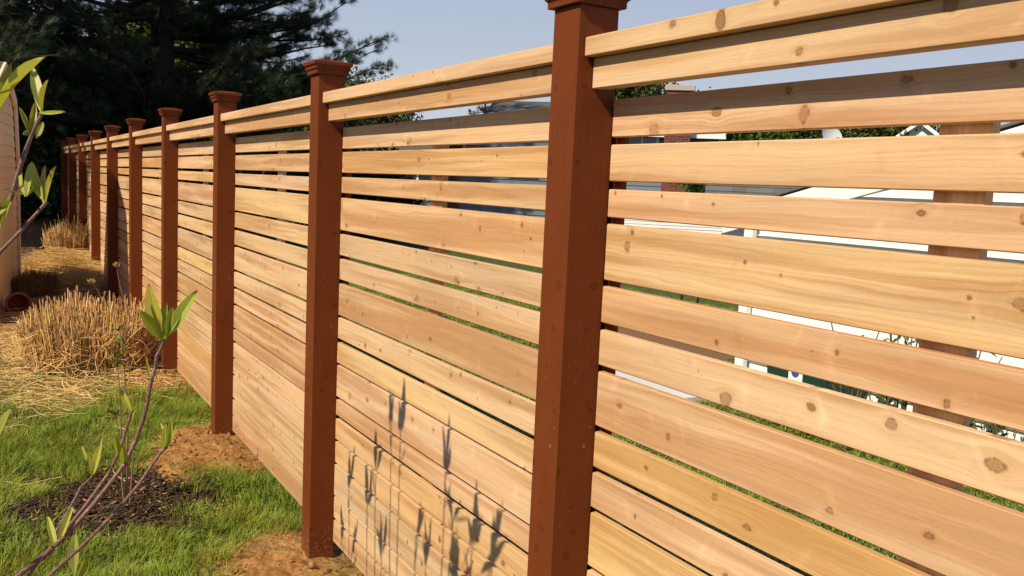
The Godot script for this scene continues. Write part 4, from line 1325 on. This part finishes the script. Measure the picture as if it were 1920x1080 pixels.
func neighbours() -> void:
	var white := paint(0.82, 0.82, 0.80, 0.5)
	var blue := tinted(0.16, 0.20, 0.235, 0.6)
	var grey_siding := tinted(0.20, 0.22, 0.22, 0.7)
	var shingle := tinted(0.135, 0.135, 0.125, 0.9)
	var glass := paint(0.03, 0.04, 0.05, 0.06, 0.6)
	var brick := StandardMaterial3D.new()
	brick.albedo_texture = brick_texture()
	brick.roughness = 0.9
	brick.uv1_triplanar = true
	brick.uv1_scale = Vector3(0.6, 0.9, 0.6)
	white_garage(white)
	# blue-grey house with a brick chimney
	var h := house("blue_grey_house", "blue grey sided house with brick chimney and grey shingle roof behind the fence", w3(16.4, -1.5, -23.0), -0.708, 6.4, 5.0, 3.3, 0.85, blue, shingle, white, 0.13)
	for e in [[-1.9, 2.35], [-0.1, 2.35], [1.25, 2.6]]:
		window(h, Vector3(e[0], e[1], 2.54), 0.85, 1.1, white, glass)
	var cb := MB.new()
	cb.box(Vector3.ZERO, Vector3(0.70, 4.3, 0.5), 0.01)
	put("chimney", cb.mesh(false), brick, h, Vector3(2.2, 2.1, 2.80))
	var cc := MB.new()
	cc.box(Vector3.ZERO, Vector3(0.80, 0.16, 0.60), 0.02)
	put("chimney_cap", cc.mesh(false), paint(0.45, 0.36, 0.32, 0.9), h, Vector3(2.2, 4.33, 2.80))
	var gar := house("blue_grey_wing", "low blue grey building with small windows left of the brick chimney house", w3(12.4, -1.5, -22.6), -0.50, 3.0, 3.4, 2.75, 0.40, blue, shingle, blue, 0.13)
	window(gar, Vector3(-0.5, 2.2, 1.74), 0.7, 0.7, white, glass)
	window(gar, Vector3(0.7, 2.2, 1.74), 0.7, 0.7, white, glass)
	var fb := MB.new()
	fb.box(Vector3.ZERO, Vector3(0.55, 2.6, 0.10), 0.01)
	put("brick_panel", fb.mesh(false), brick, gar, Vector3(-1.2, 1.3, 1.76))
	# long low house with a porch
	var p := house("porch_house", "low grey house with white porch posts, seen through the middle panel", w3(12.6, -1.5, -34.0), -0.40, 8.5, 6.0, 2.3, 1.15, grey_siding, shingle, white, 0.15)
	for k in 4:
		var pb := MB.new()
		pb.box(Vector3.ZERO, Vector3(0.14, 2.2, 0.14), 0.01)
		put("porch_post", pb.mesh(false), white, p, Vector3(-3.2 + 2.0 * k, 1.1, 3.15))
	var bb := MB.new()
	bb.box(Vector3.ZERO, Vector3(2.4, 2.3, 0.12), 0.01)
	put("brick_panel", bb.mesh(false), brick, p, Vector3(-2.4, 1.15, 3.06))
	window(p, Vector3(1.6, 1.5, 3.08), 1.2, 1.1, white, glass)
	# far white gabled house
	var far := house("white_gabled_house", "small white gabled house far behind the right panel", w3(36.8, -1.5, -27.0), 0.6, 6.0, 5.0, 3.2, 1.9, tinted(0.8, 0.8, 0.78, 0.6), shingle, white, 0.2)
	var c2 := MB.new()
	c2.box(Vector3.ZERO, Vector3(0.6, 2.2, 0.6), 0.01)
	put("chimney", c2.mesh(false), brick, far, Vector3(-1.2, 5.1, -0.6))
	# small shed whose shingle roof shows beside the white rake
	house("shingle_roofed_shed", "low shed with grey shingle roof left of the white gable", w3(11.3, -1.5, -9.9), -0.80, 2.9, 2.4, 1.58, 0.75, tinted(0.7, 0.7, 0.68, 0.6), shingle, white, 0.15)
	# low white slatted fence across the neighbour's lawn
	var f := thing("white_slat_fence", "low white slatted fence across the neighbour's lawn", "fence", w3(12.9, -1.5, -15.2), "", -0.70)
	for k in 16:
		var s := MB.new()
		s.box(Vector3.ZERO, Vector3(5.0, 0.056, 0.02), 0.004)
		put("slat", s.mesh(false), white, f, Vector3(0, 0.06 + 0.066 * k, 0.03))
	for k in 4:
		var s := MB.new()
		s.box(Vector3.ZERO, Vector3(0.09, 1.2, 0.07), 0.004)
		put("post", s.mesh(false), white, f, Vector3(-2.4 + 1.6 * k, 0.55, -0.02))
	# dark green bin with a white label, against the white wall
	var bin := thing("garden_bin", "dark green bin with a white label against the white wall", "bin", w3(4.76, -1.47, -4.15))
	var gm := paint(0.012, 0.045, 0.030, 0.4)
	var l := []
	for e in [[0.17, 0.0], [0.18, 0.01], [0.20, 0.50], [0.215, 0.50], [0.215, 0.53], [0.19, 0.53], [0.17, 0.06], [0.0, 0.06]]:
		l.append([Vector3(-e[0] * 0.8, e[1], -e[0] * 1.35), Vector3(-e[0] * 0.8, e[1], e[0] * 1.35), Vector3(e[0] * 0.8, e[1], e[0] * 1.35), Vector3(e[0] * 0.8, e[1], -e[0] * 1.35)])
	var gb := MB.new()
	gb.rings(l)
	put("bin_body", gb.mesh(false), gm, bin)
	var lb := MB.new()
	lb.box(Vector3.ZERO, Vector3(0.008, 0.12, 0.12), 0.002)
	var lab := put("paper_label", lb.mesh(false), white, bin, Vector3(-0.160, 0.34, 0.0))
	var db := CylinderMesh.new()
	db.top_radius = 0.033; db.bottom_radius = 0.033; db.height = 0.004; db.radial_segments = 24
	var dot := put("blue_disc", db, paint(0.05, 0.07, 0.30, 0.6), lab, Vector3(-0.006, 0, 0))
	dot.rotation.z = PI / 2
	# white car parked by the porch house
	var car := thing("parked_car", "white parked car glimpsed between the slats of the middle panel", "car", w3(10.4, -1.5, -27.5), "", 0.5)
	var body := MB.new()
	var prof := [Vector2(-2.1, 0.35), Vector2(-2.15, 0.8), Vector2(-1.9, 0.95), Vector2(-1.1, 1.0), Vector2(-0.55, 1.42), Vector2(0.9, 1.45), Vector2(1.5, 1.05), Vector2(2.1, 0.95), Vector2(2.15, 0.4)]
	var ra := []
	for s in [-0.86, -0.82, 0.82, 0.86]:
		var ring := []
		for q in prof:
			var nar := 0.12 if q.y > 1.2 else 0.0
			ring.append(Vector3(q.x, (0.9 + (q.y - 0.9) * (0.94 if absf(s) > 0.84 else 1.0)), s * (1.0 - nar)))
		ra.append(ring)
	body.rings(ra)
	for s in [-0.86, 0.86]:
		for k in range(1, prof.size() - 1):
			body.triangle(Vector3(prof[0].x, prof[0].y, s), Vector3(prof[k].x, prof[k].y * 0.99, s * (0.88 if prof[k].y > 1.2 else 1.0)), Vector3(prof[k + 1].x, prof[k + 1].y * 0.99, s * (0.88 if prof[k + 1].y > 1.2 else 1.0)))
	put("body", body.mesh(false), paint(0.75, 0.76, 0.76, 0.25), car)
	for s in [-1, 1]:
		var wb := MB.new()
		wb.quad(Vector3(-0.9, 1.02, s * 0.868), Vector3(1.3, 1.02, s * 0.868), Vector3(0.85, 1.36, s * 0.79), Vector3(-0.5, 1.36, s * 0.79))
		put("side_window", wb.mesh(false), glass, car)
		for q in [-1.3, 1.35]:
			var wm := CylinderMesh.new()
			wm.top_radius = 0.32; wm.bottom_radius = 0.32; wm.height = 0.2; wm.radial_segments = 20
			var wh := put("wheel", wm, paint(0.02, 0.02, 0.02, 0.7), car, Vector3(q, 0.32, s * 0.78))
			wh.rotation.x = PI / 2
			var rm := CylinderMesh.new()
			rm.top_radius = 0.19; rm.bottom_radius = 0.19; rm.height = 0.21; rm.radial_segments = 16
			put("rim", rm, paint(0.5, 0.5, 0.5, 0.3), wh)
	# satellite dish on a mast
	var dish := thing("satellite_dish", "grey satellite dish on a thin mast beyond the right panel", "satellite dish", w3(18.8, -1.5, -16.45), "", -0.7)
	var dl := []
	for k in 7:
		var ring := []
		var rr := 0.30 * k / 6.0
		for j in 20:
			var a := TAU * j / 20
			ring.append(Vector3(cos(a) * rr, sin(a) * rr * 0.9, rr * rr * 0.8))
		dl.append(ring)
	var dm := MB.new()
	dm.rings(dl)
	put("reflector", dm.mesh(false), paint(0.55, 0.57, 0.58, 0.4), dish, Vector3(0, 3.15, 0)).rotation = Vector3(-0.4, 0.5, 0)
	var mb := MB.new()
	mb.tube([Vector3(0, 0, 0), Vector3(0, 3.1, 0)], [0.03, 0.025], 8)
	mb.tube([Vector3(0, 2.95, 0.02), Vector3(0.12, 3.05, 0.38)], [0.012, 0.012], 6)
	mb.box(Vector3(0.12, 3.08, 0.40), Vector3(0.07, 0.07, 0.1), 0.01)
	put("mast", mb.mesh(false), paint(0.15, 0.15, 0.16, 0.5), dish)
	# pale concrete slab and brown bed in the neighbour's lawn
	var sb := MB.new()
	sb.box(Vector3.ZERO, Vector3(1.15, 0.06, 1.25), 0.01)
	tag(put("concrete_slab", sb.mesh(false), paint(0.58, 0.58, 0.53, 0.8), self, w3(4.35, -1.545, -5.75)), "", "", "", "structure")
	var bed := MB.new()
	bed.box(Vector3.ZERO, Vector3(2.4, 0.05, 2.2), 0.02)
	tag(put("mulch_bed", bed.mesh(false), paint(0.20, 0.115, 0.060, 0.95, 0.05), self, w3(6.6, -1.55, -7.4)), "", "", "", "structure")
	# thin garden stakes in the lawn
	for e in [[8.15, -9.45, "left of a pair"], [8.35, -9.35, "right of a pair"], [8.1, -8.2, "standing alone near the white wall"]]:
		var s := MB.new()
		s.tube([Vector3(0, -0.05, 0), Vector3(0.01, 0.35, 0), Vector3(0.0, 0.7, 0.02)], [0.018, 0.016, 0.014], 6)
		tag(put("garden_stake", s.mesh(false), paint(0.02, 0.02, 0.02, 0.5), self, w3(e[0], -1.56, e[1])), "thin black garden stake in the lawn, %s" % e[2], "stake", "black garden stakes")
	# leafy stalks in front of the white wall
	var stem := paint(0.10, 0.10, 0.045, 0.8)
	var lm := tinted(0.07, 0.10, 0.03, 0.6, 0.4)
	var spots := [[-3.75, 1.05, "nearest the green bin"], [-3.55, 0.80, "low and bushy, second from the bin"], [-3.38, 1.25, "tallest"], [-3.2, 0.95, "third from the right"], [-3.05, 1.0, "with a forked top"], [-2.88, 0.85, "rightmost"]]
	for e in spots:
		var o := thing("garden_stalk", "bare leafy garden stalk before the white wall, %s" % e[2], "plant", w3(4.65, -1.56, e[0]), "leafy stalks before the white wall")
		var s := MB.new()
		var lv := MB.new()
		for k in 7:
			var d := Vector3(rnd(-0.16, 0.16), e[1] * rnd(0.55, 1.0), rnd(-0.22, 0.22))
			s.tube([Vector3.ZERO, d * Vector3(0.4, 0.55, 0.4), d], [0.006, 0.005, 0.003], 5, false)
			for q in 13:
				var a := d * rnd(0.35, 1.0) * Vector3(0.9, 1, 0.9)
				lv.col = Color.WHITE * rnd(0.6, 1.3)
				lv.leaf(a, a + (rdir() + UP * 0.4).normalized() * rnd(0.03, 0.06), 0.016, rdir(), 0.3, 0.05, 0.1, 3)
		put("stems", s.mesh(false), stem, o)
		put("leaves", lv.mesh(), lm, o).set_meta("kind", "stuff")

func beyond() -> void:
	var bark := paint(0.045, 0.033, 0.025, 0.9)
	var needles := tinted(0.030, 0.052, 0.020, 0.55, 0.15, 0.3)
	var tuft := needle_tuft(3)
	pine("white_pine", "huge dark pine with spreading boughs filling the upper left", w3(3.2, -1.15, -21.5), 14.0, 5.0, 2.2, [w3(7.36, 3.04, -18.6), w3(7.1, 2.7, -18.7), w3(6.6, 3.7, -18.9), w3(6.3, 4.4, -19.0), w3(6.2, 2.3, -19.0), w3(5.7, 1.6, -19.2), w3(6.5, 5.2, -19.2), w3(5.2, 1.5, -19.0), w3(4.0, 2.2, -17.4), w3(2.0, 2.4, -17.2)], 1.7, bark, needles, tuft)
	pine("shading_pine", "second tall pine whose lit boughs enter at the top left corner", w3(-5.4, -1.15, -18.8), 20.0, 5.6, 2.6, [w3(0.3, 1.6, -14.0), w3(0.6, 1.8, -14.5), w3(0.2, 1.3, -13.7), w3(0.5, 1.25, -14.4), w3(0.1, 1.9, -13.9), w3(0.9, 1.6, -15.0), w3(-3.4, 3.4, -14.6), w3(-2.6, 2.6, -15.0), w3(-1.8, 2.2, -15.4), w3(-3.0, 4.2, -15.6), w3(-2.0, 3.2, -16.0), w3(-4.2, 4.6, -14.8), w3(-1.2, 2.0, -16.4)], 1.5, bark, needles, tuft)
	var spray := leaf_spray(11, 26, 0.42)
	var dark := tinted(0.030, 0.050, 0.018, 0.6, 0.3)
	var olive := tinted(0.085, 0.105, 0.028, 0.6, 0.5)
	var green := tinted(0.075, 0.135, 0.025, 0.6, 0.5)
	# dim undergrowth below and behind the pine
	leafy("evergreen_shrub", "dark evergreen shrub in the shade behind the shed", "shrub", w3(0.6, -1.15, -22.5), 4.2, 2.6, 10, 2600, dark, bark, spray, 0.36, "", 0.10)
	leafy("shady_bush", "dark bush in the shade at the fence's far end", "shrub", w3(2.6, -1.15, -25.0), 3.6, 2.6, 10, 2200, dark, bark, spray, 0.36, "", 0.10)
	leafy("lit_maple", "sunlit yellowish green tree seen under the pine boughs", "tree", w3(5.6, -1.2, -33.0), 6.5, 3.6, 13, 2600, olive, bark, spray, 0.42, "", 0.2)
	leafy("spring_maple", "pale green tree top right of the pine, above the fence", "tree", w3(10.3, -1.2, -33.5), 4.9, 2.3, 10, 1400, olive, bark, spray, 0.40, "", 0.3)
	leafy("backyard_oak", "thick dark tree behind the pine trunk", "tree", w3(-1.0, -1.2, -32.0), 8.0, 4.6, 12, 3200, dark, bark, spray, 0.46, "", 0.15)
	# trees beyond the neighbours' roofs
	leafy("budding_tree", "thin brownish green tree over the roofs in the middle panel", "tree", w3(16.2, -1.5, -43.0), 5.9, 3.6, 12, 1200, olive, bark, spray, 0.40, "trees beyond the neighbours' roofs", 0.3)
	leafy("chimney_tree", "bushy green tree directly behind the brick chimney", "tree", w3(23.0, -1.5, -31.5), 6.5, 3.2, 12, 1700, olive, bark, spray, 0.40, "trees beyond the neighbours' roofs", 0.3)
	leafy("hedge_tree", "bright green tree right of the brick chimney", "tree", w3(27.5, -1.5, -29.5), 5.1, 3.1, 12, 1900, green, bark, spray, 0.42, "trees beyond the neighbours' roofs", 0.15)
	leafy("roadside_tree", "olive green tree in the middle of the distant tree row", "tree", w3(32.0, -1.5, -31.5), 5.4, 3.4, 12, 1900, olive, bark, spray, 0.42, "trees beyond the neighbours' roofs", 0.15)
	leafy("far_tree", "olive tree left of the far white house", "tree", w3(34.5, -1.5, -27.0), 5.5, 2.6, 12, 1700, olive, bark, spray, 0.42, "trees beyond the neighbours' roofs", 0.2)
	leafy("round_bush", "round green bush left of the low shingle roof", "bush", w3(16.1, -1.5, -17.4), 2.1, 1.3, 9, 900, green, bark, spray, 0.22, "", 0.1)
	leafy("dark_hedge_bush", "dark bush under the porch house roof", "bush", w3(8.6, -1.4, -24.0), 2.0, 2.0, 10, 1500, dark, bark, spray, 0.3, "", 0.05)
	# small spruce over the roof
	pine("small_spruce", "small spruce tip standing over the roof ridge", w3(21.4, -1.5, -40.0), 5.9, 1.4, 2.0, [], 2.2, bark, needles, tuft)
	# weeds along the back foot of the fence
	var where := []
	var tints := []
	for k in 420:
		var x := rnd(1.75, 2.5)
		var z := rnd(-7.0, -0.2)
		var s := rnd(0.03, 0.07)
		where.append(Transform3D(Basis(UP, rnd(0, TAU)) * Basis.from_scale(Vector3(s, s * 0.7, s)), Vector3(x, ground_at(x, z) + s * 0.5, z)))
		var v := rnd(0.6, 1.3)
		tints.append(Color(v, v, v * 0.8) if rnd() < 0.93 else Color(5, 3.5, 10))
	tag(many("low_weeds", leaf_spray(31, 14, 0.8), tinted(0.09, 0.16, 0.035, 0.6, 0.5), where, tints, self), "low weeds along the back foot of the fence", "weeds")

# ------------------------------------------------------------------ the scene
func _ready() -> void:
	rng = RandomNumberGenerator.new()
	rng.seed = 20240
	gn = noise(0.6, 42, 3)
	var cam := Camera3D.new()
	cam.name = "camera"
	cam.fov = 35.233
	cam.near = 0.05
	cam.far = 1500.0
	add_child(cam)
	cam.position = Vector3(0, EYE, 0)
	cam.rotation_order = EULER_ORDER_YXZ
	cam.rotation_degrees = Vector3(-6.3636, -30.1152, 2.6144)
	cam.current = true
	var env := Environment.new()
	var sm := ProceduralSkyMaterial.new()
	sm.sky_top_color = Color(0.17, 0.42, 0.80)
	sm.sky_horizon_color = Color(0.90, 0.935, 0.955)
	sm.sky_curve = 0.32
	sm.ground_horizon_color = Color(0.62, 0.66, 0.66)
	sm.ground_bottom_color = Color(0.30, 0.30, 0.26)
	sm.sky_energy_multiplier = 0.85
	sm.sun_angle_max = 30.0
	var sky := Sky.new()
	sky.sky_material = sm
	env.background_mode = Environment.BG_SKY
	env.sky = sky
	env.tonemap_mode = Environment.TONE_MAPPER_LINEAR
	env.tonemap_exposure = 1.18
	env.sdfgi_enabled = true
	env.ssao_enabled = true
	env.ssil_enabled = true
	var we := WorldEnvironment.new()
	we.name = "world_environment"
	we.environment = env
	add_child(we)
	var sun := DirectionalLight3D.new()
	sun.name = "sun"
	sun.light_energy = 1.6
	sun.light_color = Color(1.0, 0.94, 0.83)
	sun.light_angular_distance = 0.5
	sun.shadow_enabled = true
	add_child(sun)
	sun.look_at_from_position(Vector3.ZERO, Vector3(1.0, -1.0, -0.27), UP)

	make_wood()
	make_ground()
	var stain := StandardMaterial3D.new()
	stain.albedo_color = lin(0.163, 0.037, 0.008)
	stain.roughness = 0.6
	stain.metallic_specular = 0.25
	stain.albedo_texture = grain(512, 0.012, 0.86, 1.0, 8, 5)
	stain.uv1_triplanar = true
	stain.uv1_scale = Vector3(3.0, 0.9, 3.0)
	make_posts(stain)
	for k in 10: panel(k, stain)
	shed()
	neighbours()
	beyond()
	var soil := tinted(0.54, 0.285, 0.100, 0.95, 0.0, 0.1)
	soil.albedo_texture = grain(256, 0.03, 0.55, 1.0, 12, 5)
	soil.uv1_triplanar = true
	soil.uv1_scale = Vector3(4, 4, 4)
	var clod := lump_mesh(2)
	mound("heap of orange soil round the foot of the second post", Vector2(1.14, -3.70), 0.46, 0.55, 0.055, 3, soil, clod)
	mound("heap of orange soil round the foot of the third post", Vector2(1.10, -5.42), 0.44, 0.66, 0.075, 7, soil, clod)
	mound("flat heap of soil at the foot of the fourth post", Vector2(1.16, -7.20), 0.42, 0.52, 0.035, 9, soil, clod)
	mound("flat soil round the hidden foot of the nearest post", Vector2(1.15, -1.85), 0.4, 0.5, 0.04, 19, soil, clod)
	# mulch
	var mo := thing("mulch_patch", "patch of dark bark mulch in the lawn round the sapling", "mulch patch", Vector3(0.55, ground_at(0.55, -4.82), -4.82))
	var chips := []
	var ct := []
	for k in 19000:
		var x := rnd(-0.1, 1.2)
		var z := rnd(-5.45, -4.15)
		if rnd() > mulchy(x, z): continue
		var s := 0.003 + 0.010 * pow(rnd(), 2.0)
		chips.append(Transform3D(Basis(rdir(), rnd(-0.8, 0.8)) * Basis(UP, rnd(0, TAU)) * Basis.from_scale(Vector3(s * 1.5, s * 0.35, s * 0.7)), Vector3(x, ground_at(x, z) + rnd(0.0, 0.022), z) - mo.position))
		var v := rnd(0.4, 1.4)
		if rnd() < 0.05: v = 5.0
		ct.append(Color(v, v * rnd(0.85, 1.0), v * rnd(0.7, 1.0)))
	many("bark_chips", clod, tinted(0.068, 0.044, 0.027, 0.9), chips, ct, mo)
	make_grass()
	make_litter()
	var stalk := tinted(0.78, 0.53, 0.235, 0.6, 0.0, 0.3)
	stump("large round clump of ornamental grass cut to short straw stalks", w3(0.68, -1.62, -7.95), 0.43, 0.49, 9500, true, stalk)
	stump("cut straw coloured grass clump behind the shed's corner", w3(1.0, -1.37, -14.9), 0.24, 0.52, 900, false, stalk)
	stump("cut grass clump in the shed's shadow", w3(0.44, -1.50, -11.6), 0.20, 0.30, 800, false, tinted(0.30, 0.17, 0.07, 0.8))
	make_shrub()
	small_plants()
